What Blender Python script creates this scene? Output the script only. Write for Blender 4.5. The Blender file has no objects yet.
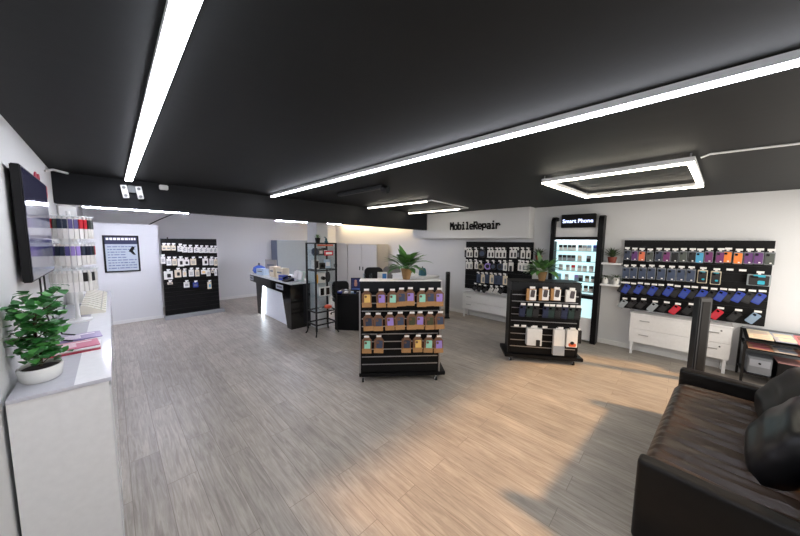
import bpy, bmesh, math, random
from mathutils import Vector, Matrix
random.seed(7)
PI = math.pi
C = bpy.context.scene.collection
sc = bpy.context.scene

# ------------------------------------------------------------------ camera, sky, sun, exposure
FPX = 285.0
YAW, PIT, ROL = math.radians(45.38), math.radians(5.43), math.radians(0.573)
CAM_Z = 1.8
f_ = Vector((math.sin(YAW)*math.cos(PIT), math.cos(YAW)*math.cos(PIT), -math.sin(PIT)))
r_ = Vector((math.cos(YAW), -math.sin(YAW), 0)); u_ = r_.cross(f_)
R_ = r_*math.cos(ROL) + u_*math.sin(ROL); U_ = -r_*math.sin(ROL) + u_*math.cos(ROL)
cam = bpy.data.cameras.new('camera'); cam.sensor_width = 36; cam.lens = FPX/800*36
cam.clip_start = 0.02
co = bpy.data.objects.new('camera', cam); C.objects.link(co)
co.matrix_world = Matrix(((R_.x, U_.x, -f_.x, 0), (R_.y, U_.y, -f_.y, 0), (R_.z, U_.z, -f_.z, CAM_Z), (0, 0, 0, 1)))
sc.camera = co
w = bpy.data.worlds.new('world'); sc.world = w; w.use_nodes = True
bgn = w.node_tree.nodes['Background']
bgn.inputs[0].default_value = (1.0, 0.94, 0.86, 1); bgn.inputs[1].default_value = 1.3
sun = bpy.data.lights.new('sun', 'SUN'); sun.energy = 2.0; sun.angle = math.radians(5); sun.color = (1.0, 0.57, 0.24)
so = bpy.data.objects.new('sun', sun); C.objects.link(so)
so.rotation_euler = Vector((-0.22, 0.65, -0.50)).to_track_quat('-Z', 'Y').to_euler()
sc.view_settings.view_transform = 'Standard'; sc.view_settings.look = 'None'
sc.view_settings.gamma = 1; sc.view_settings.use_curve_mapping = False
sc.view_settings.exposure = 1.3
LED = 13.0           # strip lights

# ------------------------------------------------------------------ materials
def lin(c): return tuple(((x/255)/12.92 if x/255 <= .04045 else ((x/255+.055)/1.055)**2.4) for x in c)
MATS = {}
def mat(name, rgb, rough=.5, metal=0, var=.06, scale=30, emit=0, bump=0, spec=.5, alpha=1, coat=0):
    if name in MATS: return MATS[name]
    m = bpy.data.materials.new(name); m.use_nodes = True; nt = m.node_tree; b = nt.nodes['Principled BSDF']
    c = lin(rgb)
    b.inputs['Roughness'].default_value = rough; b.inputs['Metallic'].default_value = metal
    b.inputs['Specular IOR Level'].default_value = spec; b.inputs['Coat Weight'].default_value = coat
    tc = nt.nodes.new('ShaderNodeTexCoord'); nz = nt.nodes.new('ShaderNodeTexNoise')
    nz.inputs['Scale'].default_value = scale; nz.inputs['Detail'].default_value = 3
    nt.links.new(tc.outputs['Object'], nz.inputs['Vector'])
    mx = nt.nodes.new('ShaderNodeMix'); mx.data_type = 'RGBA'
    mx.inputs[6].default_value = tuple(x*(1-var) for x in c)+(1,); mx.inputs[7].default_value = tuple(min(1, x*(1+var)) for x in c)+(1,)
    nt.links.new(nz.outputs['Fac'], mx.inputs[0]); nt.links.new(mx.outputs[2], b.inputs['Base Color'])
    if emit:
        b.inputs['Emission Color'].default_value = c+(1,); b.inputs['Emission Strength'].default_value = emit
    if alpha < 1: b.inputs['Alpha'].default_value = alpha
    if bump:
        bp = nt.nodes.new('ShaderNodeBump'); bp.inputs['Strength'].default_value = bump; bp.inputs['Distance'].default_value = .01
        nt.links.new(nz.outputs['Fac'], bp.inputs['Height']); nt.links.new(bp.outputs[0], b.inputs['Normal'])
    MATS[name] = m; return m
def glass_mat():
    m = bpy.data.materials.new('clear_glass'); m.use_nodes = True; nt = m.node_tree; nt.nodes.clear()
    o = nt.nodes.new('ShaderNodeOutputMaterial'); t = nt.nodes.new('ShaderNodeBsdfTransparent'); g = nt.nodes.new('ShaderNodeBsdfGlossy')
    t.inputs[0].default_value = (.93, .965, .975, 1); g.inputs['Roughness'].default_value = .02
    mx = nt.nodes.new('ShaderNodeMixShader'); mx.inputs[0].default_value = .05
    nt.links.new(t.outputs[0], mx.inputs[1]); nt.links.new(g.outputs[0], mx.inputs[2]); nt.links.new(mx.outputs[0], o.inputs[0])
    return m
GLASS = glass_mat()
def floor_mat():
    m = bpy.data.materials.new('oak_laminate'); m.use_nodes = True; nt = m.node_tree; b = nt.nodes['Principled BSDF']; L = nt.links.new
    tc = nt.nodes.new('ShaderNodeTexCoord'); mp = nt.nodes.new('ShaderNodeMapping'); mp.inputs['Rotation'].default_value = (0, 0, PI/2)
    L(tc.outputs['Object'], mp.inputs['Vector'])
    br = nt.nodes.new('ShaderNodeTexBrick'); br.offset = .37; br.offset_frequency = 2
    for k, v in (('Scale', 1), ('Mortar Size', .0022), ('Mortar Smooth', .3), ('Bias', 0), ('Brick Width', 1.28), ('Row Height', .185)): br.inputs[k].default_value = v
    br.inputs['Color1'].default_value = (0, 0, 0, 1); br.inputs['Color2'].default_value = (1, 1, 1, 1); br.inputs['Mortar'].default_value = (.5, .5, .5, 1)
    L(mp.outputs[0], br.inputs['Vector'])
    mp2 = nt.nodes.new('ShaderNodeMapping'); mp2.inputs['Scale'].default_value = (38, 2.8, 1); L(tc.outputs['Object'], mp2.inputs['Vector'])
    ad = nt.nodes.new('ShaderNodeVectorMath'); ad.operation = 'ADD'; L(mp2.outputs[0], ad.inputs[0])
    sc_ = nt.nodes.new('ShaderNodeVectorMath'); sc_.operation = 'SCALE'; sc_.inputs[3].default_value = 17; L(br.outputs['Color'], sc_.inputs[0]); L(sc_.outputs[0], ad.inputs[1])
    nz = nt.nodes.new('ShaderNodeTexNoise'); nz.inputs['Scale'].default_value = 1; nz.inputs['Detail'].default_value = 7; nz.inputs['Roughness'].default_value = .62; nz.inputs['Distortion'].default_value = 1.2
    L(ad.outputs[0], nz.inputs['Vector'])
    n2 = nt.nodes.new('ShaderNodeTexNoise'); n2.inputs['Scale'].default_value = 3.5; n2.inputs['Detail'].default_value = 4; L(tc.outputs['Object'], n2.inputs['Vector'])
    cr = nt.nodes.new('ShaderNodeValToRGB'); e = cr.color_ramp.elements
    e[0].position = .33; e[0].color = lin((160, 151, 141))+(1,); e[1].position = .67; e[1].color = lin((199, 191, 180))+(1,)
    L(nz.outputs['Fac'], cr.inputs[0])
    mx = nt.nodes.new('ShaderNodeMix'); mx.data_type = 'RGBA'; mx.blend_type = 'MULTIPLY'; mx.inputs[0].default_value = 1
    cr2 = nt.nodes.new('ShaderNodeValToRGB'); e = cr2.color_ramp.elements; e[0].color = (.86, .855, .85, 1); e[1].color = (1.06, 1.05, 1.04, 1)
    L(br.outputs['Color'], cr2.inputs[0]); L(cr.outputs[0], mx.inputs[6]); L(cr2.outputs[0], mx.inputs[7])
    mo = nt.nodes.new('ShaderNodeMix'); mo.data_type = 'RGBA'; L(br.outputs['Fac'], mo.inputs[0]); L(mx.outputs[2], mo.inputs[6]); mo.inputs[7].default_value = lin((142, 132, 122))+(1,)
    m3 = nt.nodes.new('ShaderNodeMix'); m3.data_type = 'RGBA'; m3.blend_type = 'MULTIPLY'; m3.inputs[0].default_value = .35; L(mo.outputs[2], m3.inputs[6]); L(n2.outputs['Fac'], m3.inputs[7])
    L(m3.outputs[2], b.inputs['Base Color'])
    b.inputs['Roughness'].default_value = .42; b.inputs['Specular IOR Level'].default_value = .45
    bp = nt.nodes.new('ShaderNodeBump'); bp.inputs['Strength'].default_value = .12; bp.inputs['Distance'].default_value = .004
    L(nz.outputs['Fac'], bp.inputs['Height']); L(bp.outputs[0], b.inputs['Normal'])
    return m
def leather_mat(name, rgb, spec, r0, r1):
    m = bpy.data.materials.new(name); m.use_nodes = True; nt = m.node_tree; b = nt.nodes['Principled BSDF']; L = nt.links.new
    b.inputs['Base Color'].default_value = lin(rgb)+(1,); b.inputs['Specular IOR Level'].default_value = spec
    tc = nt.nodes.new('ShaderNodeTexCoord'); vo = nt.nodes.new('ShaderNodeTexVoronoi'); vo.inputs['Scale'].default_value = 160
    nz = nt.nodes.new('ShaderNodeTexNoise'); nz.inputs['Scale'].default_value = 7; nz.inputs['Detail'].default_value = 4
    L(tc.outputs['Object'], vo.inputs['Vector']); L(tc.outputs['Object'], nz.inputs['Vector'])
    a = nt.nodes.new('ShaderNodeMath'); a.operation = 'MULTIPLY_ADD'; a.inputs[1].default_value = .06; L(vo.outputs['Distance'], a.inputs[0]); L(nz.outputs['Fac'], a.inputs[2])
    bp = nt.nodes.new('ShaderNodeBump'); bp.inputs['Strength'].default_value = .35; bp.inputs['Distance'].default_value = .02
    L(a.outputs[0], bp.inputs['Height']); L(bp.outputs[0], b.inputs['Normal'])
    cr = nt.nodes.new('ShaderNodeValToRGB'); cr.color_ramp.elements[0].color = (r0,)*3+(1,); cr.color_ramp.elements[1].color = (r1,)*3+(1,)
    L(nz.outputs['Fac'], cr.inputs[0]); L(cr.outputs[0], b.inputs['Roughness'])
    return m
LEATHER = leather_mat('black_leather', (12, 10, 9), .3, .34, .5)
SEATL = leather_mat('warm_sheen_seat_leather', (56, 41, 31), .6, .26, .42)  # warm sheen painted into the seat's base colour; arms are the darker copy
WALL = mat('white_paint', (216, 217, 218), .7, bump=.03, var=.02, scale=60)
WTRIM = mat('white_trim', (226, 226, 224), .5)
CEIL = mat('dark_ceiling_plaster', (24, 26, 27), .62, var=.12, scale=9, bump=.08, spec=.25)
BEAMM = mat('dark_beam_paint', (12, 15, 21), .55, spec=.3)
BLACK = mat('black_board', (7, 7, 9), .5, spec=.22)
BLACKG = mat('black_gloss', (12, 12, 14), .12)
BLACKM = mat('black_metal', (11, 11, 13), .4, spec=.3)
GROOVE = mat('groove_black', (7, 7, 8), .6)
WHITE = mat('white_lacquer', (232, 232, 232), .35)
WGLOSS = mat('white_gloss_laminate', (225, 226, 228), .14)
ALU = mat('aluminium', (176, 176, 178), .35, 1)
CHROME = mat('chrome', (210, 212, 215), .15, 1)
TAG = mat('white_price_card', (240, 238, 236), .5)
GREYP = mat('grey_plastic', (120, 124, 128), .5)
CREAM = mat('cream_plastic', (234, 230, 216), .5)
RUBBER = mat('black_rubber', (14, 14, 14), .7)
KRAFT = mat('kraft_card', (176, 132, 84), .7, var=.2, scale=60)
POUCH = mat('brown_pouch', (118, 84, 62), .5, var=.25, scale=40)
SOIL = mat('dark_soil', (38, 28, 20), .9, var=.4, scale=80)
WHITEP = mat('white_ceramic', (230, 230, 226), .25)
LEAFG = mat('deep_green_leaf', (58, 96, 52), .4, var=.35, scale=18)
LEAFL = mat('fresh_green_leaf', (82, 128, 62), .4, var=.3, scale=18)
LEAFD = mat('dusky_green_leaf', (58, 76, 48), .5, var=.3, scale=18)
STEM = mat('brown_stem', (70, 56, 38), .7)
WICKER = mat('woven_basket', (150, 116, 76), .8, var=.3, scale=90, bump=.4)
TERRA = mat('red_brown_pot', (120, 52, 36), .5)
def led(name, rgb, s):
    return mat(name, rgb, .5, emit=s, var=0)
LEDM = led('led_diffuser', (242, 245, 255), LED)
LEDW = led('warm_led_diffuser', (255, 226, 178), LED*1.6)
LEDN = led('neutral_led_diffuser', (255, 246, 226), LED*.7)
LEDB = led('cool_led_diffuser', (232, 234, 255), LED*6.5)
COL = dict(navy=(44, 54, 76), purple=(98, 52, 116), plum=(112, 44, 102), coral=(226, 116, 78), moss=(74, 80, 74), black=(18, 18, 20),
           sky=(74, 164, 206), orange=(240, 132, 48), blue=(36, 60, 158), silver=(158, 166, 170), red=(206, 34, 52), ice=(132, 158, 184),
           slate=(62, 74, 98), lavender=(160, 136, 212), mint=(156, 218, 196), yellow=(232, 192, 108), olive=(70, 74, 50), beige=(150, 142, 118),
           white=(228, 226, 222), green=(17, 38, 34), violet=(88, 80, 140), teal=(40, 96, 110), cream=(222, 210, 186), grey=(130, 134, 138), dkblue=(20, 28, 58))
def cm(n, rough=.4): return mat('plastic_'+n, COL[n], rough, var=.08)

# ------------------------------------------------------------------ mesh helpers
def NB(): return bmesh.new()
def box(bm, x0, x1, y0, y1, z0, z1, mi=0, bev=0):
    g = bmesh.ops.create_cube(bm, size=1)['verts']
    for v in g: v.co = Vector(((x0+x1)/2+v.co.x*(x1-x0), (y0+y1)/2+v.co.y*(y1-y0), (z0+z1)/2+v.co.z*(z1-z0)))
    fs = set(f for v in g for f in v.link_faces)
    if bev:
        r = bmesh.ops.bevel(bm, geom=list(set(e for v in g for e in v.link_edges)), offset=bev, segments=2, affect='EDGES')
        fs = set(r['faces']) | set(f for f in fs if f.is_valid)
        for f in r['faces']:
            for v in f.verts: fs |= set(v.link_faces)
    for f in fs: f.material_index = mi
    return bm
def tube(bm, pts, r, n=8, mi=0):
    pts = [Vector(p) for p in pts]; rr = r if isinstance(r, (list, tuple)) else [r]*len(pts); rings = []
    for i, p in enumerate(pts):
        d = (pts[min(i+1, len(pts)-1)]-pts[max(i-1, 0)]).normalized()
        a = d.cross(Vector((0, 0, 1)));  a = d.cross(Vector((1, 0, 0))) if a.length < .05 else a
        a.normalize(); b = d.cross(a)
        rings.append([bm.verts.new(p+(a*math.cos(2*PI*k/n)+b*math.sin(2*PI*k/n))*rr[i]) for k in range(n)])
    for i in range(len(rings)-1):
        for k in range(n): bm.faces.new((rings[i][k], rings[i][(k+1) % n], rings[i+1][(k+1) % n], rings[i+1][k])).material_index = mi
    for q in (rings[0][::-1], rings[-1]): bm.faces.new(q).material_index = mi
    return bm
def lathe(bm, prof, n=24, c=(0, 0, 0), mi=0, sx=1, sy=1, caps=True):
    rings = [[bm.verts.new((c[0]+r*sx*math.cos(2*PI*k/n), c[1]+r*sy*math.sin(2*PI*k/n), c[2]+z)) for k in range(n)] for r, z in prof]
    for i in range(len(rings)-1):
        for k in range(n): bm.faces.new((rings[i][k], rings[i][(k+1) % n], rings[i+1][(k+1) % n], rings[i+1][k])).material_index = mi
    if caps:
        bm.faces.new(rings[0][::-1]).material_index = mi; bm.faces.new(rings[-1]).material_index = mi
    return bm
def prism_xz(bm, poly, y0, y1, mi=0):                       # outline in x,z pushed from y0 to y1
    a = [bm.verts.new((x, y0, z)) for x, z in poly]; b = [bm.verts.new((x, y1, z)) for x, z in poly]; n = len(poly)
    fs = [bm.faces.new(a), bm.faces.new(b[::-1])]+[bm.faces.new((a[k], b[k], b[(k+1) % n], a[(k+1) % n])) for k in range(n)]
    for f in fs: f.material_index = mi
    return bm
def rrect(wd, h, r, n=4):
    P = []
    for cx, cz, a0 in ((wd/2-r, h/2-r, 0), (-wd/2+r, h/2-r, 90), (-wd/2+r, -h/2+r, 180), (wd/2-r, -h/2+r, 270)):
        for k in range(n+1):
            a = math.radians(a0+90*k/n); P.append((cx+r*math.cos(a), cz+r*math.sin(a)))
    return P
def slab(bm, wd, h, t, r=.01, cx=0, cy=0, cz=0, mi=0, tilt=0):
    c, s = math.cos(tilt), math.sin(tilt)
    return prism_xz(bm, [(cx+x*c-z*s, cz+x*s+z*c) for x, z in rrect(wd, h, r)], cy-t/2, cy+t/2, mi)
def obj(name, bm, m, parent=None, smooth=False, ang=40):
    bmesh.ops.recalc_face_normals(bm, faces=bm.faces)
    me = bpy.data.meshes.new(name); bm.to_mesh(me); bm.free()
    for x in (m if isinstance(m, (list, tuple)) else [m]): me.materials.append(x)
    if smooth:
        me.shade_smooth()
        try: me.set_sharp_from_angle(angle=math.radians(ang))
        except Exception: pass
    o = bpy.data.objects.new(name, me); C.objects.link(o)
    if parent: o.parent = parent
    return o
def tag(o, label, cat, group=None):
    o['label'] = label; o['category'] = cat
    if group: o['group'] = group
    return o
def thing(name, label, cat, loc=(0, 0, 0), rz=0, group=None):
    o = bpy.data.objects.new(name, None); o.empty_display_size = .05; C.objects.link(o); o.location = loc; o.rotation_euler = (0, 0, rz)
    return tag(o, label, cat, group)
def struct(name, bm, m, parent=None):
    o = obj(name, bm, m, parent)
    if not parent: o['kind'] = 'structure'
    return o
def copy_tree(o, parent=None):
    c = o.copy(); C.objects.link(c)
    if parent: c.parent = parent
    for ch in list(o.children): copy_tree(ch, c)
    return c
PROTO = {}
def proto(key, make):                                       # first use builds the thing, later ones copy it and its parts
    if key not in PROTO:
        PROTO[key] = make(); return PROTO[key]
    return copy_tree(PROTO[key])
FR = dict(G1=(2.138, 2.793, math.radians(-40.9)), G2=(4.169, 1.769, math.radians(-55.2)), RB=(6.10, .7, -PI/2), MB=(6.10, 3.76, -PI/2), SP=(.75, 8.1, 0), TW=(5.95, 1.81, -PI/2))
def at(fr, s, d, z):
    ox, oy, a = FR[fr]; return Vector((ox+s*math.cos(a)-d*math.sin(a), oy+s*math.sin(a)+d*math.cos(a), z))
def put(o, fr, s, d, z, label, cat, group, tilt=0):
    o.location = at(fr, s, d, z); o.rotation_euler = (0, tilt, FR[fr][2]); return tag(o, label, cat, group)
ORD = ['first', 'second', 'third', 'fourth', 'fifth', 'sixth', 'seventh', 'eighth', 'ninth', 'tenth', 'eleventh', 'twelfth', 'thirteenth', 'fourteenth', 'fifteenth', 'sixteenth', 'seventeenth', 'eighteenth']

# ------------------------------------------------------------------ the room
XL, XR, YF, YB, ZC = -.40, 6.15, -1.32, 9.6, 2.5
b = NB(); box(b, XL-.2, XR+.2, YF-.2, YB+.2, -.1, 0); struct('floor', b, floor_mat())
b = NB(); box(b, XL-.2, XR+.2, YF-.2, YB+.2, ZC, ZC+.1); struct('ceiling', b, CEIL)
b = NB(); box(b, XL-.15, XL, YF-.15, YB+.15, 0, ZC); struct('wall_left', b, WALL)
b = NB(); box(b, XL, XR, YB, YB+.15, 0, ZC); struct('wall_back', b, WALL)
b = NB(); box(b, XR, XR+.15, YF-.15, YB+.15, 0, ZC); struct('wall_right', b, WALL)
b = NB(); box(b, XL, 1.8, YF-.15, YF, 0, ZC); box(b, 1.8, XR, YF-.15, YF, 0, .12); box(b, 1.8, XR, YF-.15, YF, 2.42, ZC)
struct('wall_front', b, WALL)  # unseen front wall; solid left part and opening shaped to bound the sun patch
b = NB()
for x in (1.8, XR-.06): box(b, x, x+.06, YF-.11, YF-.05, .12, 2.42)
box(b, 1.8, XR, YF-.11, YF-.05, .12, .18); box(b, 1.8, XR, YF-.11, YF-.05, 2.36, 2.42)
struct('window_1', b, BLACKM)
b = NB(); prism_xz(b, [(XL, 2.17), (5.85, 2.085), (5.85, ZC), (XL, ZC)], 4.8, 4.94); struct('trim_1', b, BEAMM)               # dark beam
b = NB(); box(b, 5.87, XR, 2.2, 5.32, 1.88, ZC); struct('trim_2', b, WALL)              # white bulkhead with the lettering
b = NB(); box(b, 2.87, 3.12, 5.15, 5.54, 0, ZC); struct('trim_3', b, WALL)             # column
b = NB(); lathe(b, [(.07, 0), (.07, 2.16)], 24, (XL+.075, 4.9, 0)); struct('trim_4', b, WTRIM)  # round pillar by the left wall
b = NB(); box(b, XL, .75, 8.3, 8.4, 0, 2.1); struct('wall_partition', b, WALL)
b = NB(); box(b, XL, .76, 8.285, 8.3, 0, .07); struct('baseboard_partition', b, WTRIM)
b = NB(); box(b, XR-.015, XR, YF, YB, 0, .08); struct('baseboard_right', b, WTRIM)
b = NB(); box(b, .75, XR-.02, YB-.015, YB, 0, .08); struct('baseboard_back', b, WTRIM)

# ------------------------------------------------------------------ lights
def strip(name, label, p0, p1, wd, h, zbot, emit, group=None, drop=None):
    """slim ceiling profile: housing above a glowing diffuser"""
    along_y = abs(p1[1]-p0[1]) > abs(p1[0]-p0[0])
    t = thing(name, label, 'light', ((p0[0]+p1[0])/2, (p0[1]+p1[1])/2, zbot), 0, group)
    L = (abs(p1[1]-p0[1]) if along_y else abs(p1[0]-p0[0]))/2
    def bx(w2, l2, z0, z1):
        q = NB()
        box(q, *((-w2, w2, -l2, l2) if along_y else (-l2, l2, -w2, w2)), z0, z1); return q
    obj('housing', bx(wd/2, L, .012, h), WHITE, t); obj('diffuser', bx(wd/2-.004, L-.004, 0, .012), emit, t)
    q = NB()
    n = max(2, int(L*2/1.5))
    for k in range(n):
        a = -L+.12+(2*L-.24)*k/(n-1); c = (0, a) if along_y else (a, 0)
        tube(q, [(c[0], c[1], h), (c[0], c[1], ZC-zbot)], .006, 6)
    obj('hanger', q, ALU, t)
    return t
strip('linear_light', 'long white LED strip light over the white counter and television', (.19, -1.2), (.19, 4.6), .066, .035, 2.455, LEDM)
strip('linear_light', 'longest white LED strip light running down the middle of the dark ceiling', (1.79, -1.2), (1.79, 4.55), .046, .045, 2.45, LEDM)
strip('linear_light', 'short LED strip light closer to the middle, joined by a thin tube', (3.74, 3.08), (3.74, 4.62), .036, .035, 2.45, LEDN)
strip('linear_light', 'short LED strip light beside the wall lettering, end of thin tube', (5.06, 3.3), (5.06, 4.72), .036, .035, 2.45, LEDN)
strip('linear_light', 'LED strip light behind the dark beam above the poster partition', (-.29, 7.0), (1.12, 7.0), .05, .04, 2.295, LEDB)
strip('linear_light', 'LED strip light behind the dark beam near the white column', (2.83, 7.0), (4.7, 7.0), .05, .04, 2.25, LEDB)
strip('linear_light', 'warm strip light above the office cupboards behind the dark beam', (5.98, 5.5), (5.98, 9.2), .05, .05, 2.42, LEDW)
b = NB(); tube(b, [(3.74, 3.08, 2.468), (3.74, 2.98, 2.468), (5.06, 3.1, 2.468), (5.06, 3.28, 2.468)], .01, 8)
tag(obj('conduit_tube', b, WHITE), 'thin white tube joining the two short ceiling lights', 'tube')
t = thing('frame_light', 'rectangular LED frame light hanging from the ceiling above the shop', 'light', (3.94, .5, 2.42), -.07)
def frame4(x, y, wd, z0, z1):
    q = NB(); box(q, -x, x, -y, -y+wd, z0, z1); box(q, -x, x, y-wd, y, z0, z1); box(q, -x, -x+wd, -y+wd, y-wd, z0, z1); box(q, x-wd, x, -y+wd, y-wd, z0, z1); return q
obj('housing', frame4(.715, .57, .044, .012, .05), WHITE, t); obj('diffuser', frame4(.712, .567, .038, 0, .012), LEDN, t)
q = NB()
for x in (-.7, .7):
    for y in (-.545, .545): tube(q, [(x, y, .05), (x, y, .08)], .006, 6)
obj('hanger', q, ALU, t)
b = NB(); tube(b, [(3.28, -.05, 2.47), (3.28, -.1, 2.488), (3.34, -.5, 2.488), (3.4, -1.31, 2.488)], .008, 6)
tag(obj('power_cable', b, WTRIM), 'white cable running over the ceiling from the rectangular light', 'cable')
b = NB(); box(b, -.035, .035, -.5, .5, .05, .1, bev=.01); t = thing('track_light', 'black spotlight track on the dark ceiling near the centre strip', 'light', (2.44, 3.2, 2.4))
obj('track', b, BLACKM, t); b = NB(); tube(b, [(0, -.47, .06), (.02, -.55, .03)], .045, 14); obj('spotlight', b, BLACKM, t)
t = thing('emergency_light', 'white twin emergency light under the end of the LED strip', 'light', (.22, 4.8, 2.35))
b = NB(); box(b, -.04, .04, -.05, 0, .0, .08, bev=.008); obj('battery_box', b, GREYP, t)
for s in (-1, 1):
    b = NB(); slab(b, .055, .15, .03, .008, s*.065, -.055, 0, 0, .13); lp = obj('lamp_head', b, WHITE, t)
    b = NB()
    for dz in (-.045, .045): tube(b, [(s*.065-dz*.13, -.069, dz), (s*.065-dz*.13, -.075, dz)], .016, 12)
    obj('lens', b, GREYP, lp)
b = NB(); box(b, -.045, .045, -.05, 0, -.03, .03, bev=.008); o = obj('junction_box', b, WHITE); o.location = (.52, 4.8, 2.45)
tag(o, 'small white box fixed on the dark beam beside the emergency light', 'box')
b = NB(); tube(b, [(1.15, 8.62, 2.42), (.8, 8.62, 2.22), (.5, 8.62, 2.02)], .012, 6); tag(obj('ceiling_strut', b, BLACKM), 'dark diagonal rod above the poster partition', 'rod')
b = NB(); tube(b, [(-.395, 4.3, 2.42), (-.36, 4.5, 2.47), (-.28, 4.74, 2.485)], .012, 6); tag(obj('cable', b, WHITE), 'short white cable where the ceiling meets the lettered wall', 'cable')

# ------------------------------------------------------------------ left wall: counter, television, lettering
t = thing('counter', 'long glossy white counter under the television', 'counter', (-.22, 3.92, 0))
b = NB(); box(b, -.165, .168, -1.76, 1.76, 0, 1.03); obj('body', b, WHITE, t)
b = NB(); box(b, -.165, .18, -1.77, 1.77, 1.03, 1.05, bev=.003); obj('countertop', b, mat('counter_grey_laminate', (196, 196, 204), .12), t)
b = NB(); box(b, .045, .178, -1.765, 1.765, 1.05, 1.053); obj('white_strip', b, mat('white_top_panel', (244, 244, 246), .12), t)
b = NB()
for k in range(5): box(b, .168, .176, -1.75+k*.702, -1.055+k*.702, .06, 1.0, bev=.003)
obj('front_panel', b, WGLOSS, t)
t = thing('television', 'large flat television mounted on the left wall above the plant', 'television', (XL+.022, 3.2, 1.875))
b = NB(); box(b, .0, .04, -.465, .465, -.345, .345, bev=.005); box(b, -.02, .0, -.2, .2, -.2, .2); obj('casing', b, BLACKM, t)
def tvm():
    m = bpy.data.materials.new('tv_picture'); m.use_nodes = True; nt = m.node_tree; bb = nt.nodes['Principled BSDF']
    tc = nt.nodes.new('ShaderNodeTexCoord'); sp = nt.nodes.new('ShaderNodeSeparateXYZ'); nt.links.new(tc.outputs['Object'], sp.inputs[0])
    cr = nt.nodes.new('ShaderNodeValToRGB'); cr.color_ramp.interpolation = 'CONSTANT'; e = cr.color_ramp.elements
    e[0].position = 0; e[0].color = lin((96, 96, 110))+(1,)
    for p, c in ((.13, (96, 96, 110)), (.3, (38, 38, 84)), (.42, (150, 150, 168)), (.56, (70, 68, 92)), (.60, (34, 33, 60))):
        q = e.new(p); q.color = lin(c)+(1,)
    mr = nt.nodes.new('ShaderNodeMapRange'); mr.inputs[1].default_value = -.39; mr.inputs[2].default_value = .39
    nt.links.new(sp.outputs[2], mr.inputs[0]); nt.links.new(mr.outputs[0], cr.inputs[0])
    nt.links.new(cr.outputs[0], bb.inputs['Emission Color']); bb.inputs['Emission Strength'].default_value = .3; bb.inputs['Base Color'].default_value = (.01, .01, .015, 1); bb.inputs['Roughness'].default_value = .12
    return m
b = NB(); box(b, .0402, .042, -.453, .453, -.332, .332); obj('screen', b, tvm(), t)

def text_mesh(name, s, size, ext, m, parent=None, align='LEFT', off=0):
    cu = bpy.data.curves.new(name, 'FONT'); cu.body = s; cu.size = size; cu.extrude = ext; cu.align_x = align; cu.offset = off; cu.resolution_u = 3
    o = bpy.data.objects.new(name, cu); dg = bpy.context.evaluated_depsgraph_get()
    C.objects.link(o); bpy.context.view_layer.update()
    me = bpy.data.meshes.new_from_object(o.evaluated_get(bpy.context.evaluated_depsgraph_get())); me.name = name
    C.objects.unlink(o); bpy.data.objects.remove(o)
    me.materials.clear(); me.materials.append(m)
    r = bpy.data.objects.new(name, me); C.objects.link(r)
    if parent: r.parent = parent
    return r
REDT = mat('red_lettering', (170, 28, 60), .5)
t = thing('wall_lettering', 'small red lettering with round mark high on the left wall', 'lettering', (XL+.004, 3.86, 2.17), PI/2)
l = text_mesh('letters', 'Sams', .23, .004, REDT, t, off=.004); l.rotation_euler = (PI/2, 0, 0)
b = NB(); lathe(b, [(.06, -.004), (.06, .004)], 20); l = obj('round_mark', b, REDT, t); l.rotation_euler = (PI/2, 0, 0); l.location = (-.08, 0, .1)

# plants -----------------------------------------------------------------------------------------------
def leaf(bm, base, az, length, width, lift, droop, mi=0, n=6, fold=.12, stalk=.0):
    """arched leaf: rises with `lift` (radians) and bends over by `droop`"""
    p = Vector(base); rows = []; side = Vector((-math.sin(az), math.cos(az), 0)); a = lift
    for k in range(n+1):
        u = k/n; wd = width*(max(.0, math.sin(PI*min(1, max(0, (u-stalk)/(1-stalk)))**.8))*.98+.04)/2
        h = Vector((math.cos(az)*math.cos(a), math.sin(az)*math.cos(a), math.sin(a)))
        up = side.cross(h); rows.append((bm.verts.new(p-side*wd+up*-fold*wd), bm.verts.new(p), bm.verts.new(p+side*wd+up*-fold*wd)))
        p = p+h*length/n; a -= droop/n
    for i in range(n):
        for j in (0, 1): bm.faces.new((rows[i][j], rows[i][j+1], rows[i+1][j+1], rows[i+1][j])).material_index = mi
def lily(label, loc, sc_=1, seed=1, nl=26, group=None):
    rnd = random.Random(seed); t = thing('potted_plant', label, 'plant', loc, 0, group)
    b = NB(); lathe(b, [(.045*sc_, 0), (.06*sc_, .07*sc_), (.074*sc_, .14*sc_), (.066*sc_, .14*sc_), (.06*sc_, .12*sc_)], 20); obj('pot', b, WICKER, t, True)
    b = NB(); lathe(b, [(.058*sc_, .118*sc_), (.02*sc_, .13*sc_)], 16); obj('soil', b, SOIL, t)
    b = NB()
    for k in range(nl):
        az = 2*PI*k*.382+rnd.uniform(-.3, .3); lf = rnd.uniform(.3, 1.45); L = rnd.uniform(.22, .38)*sc_
        leaf(b, (.02*math.cos(az), .02*math.sin(az), .125*sc_), az, L, rnd.uniform(.06, .085)*sc_, lf, rnd.uniform(.5, 1.5), k % 2, 7, .2, .3)
    obj('leaves', b, [LEAFG, LEAFL], t, True, 80); return t
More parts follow.
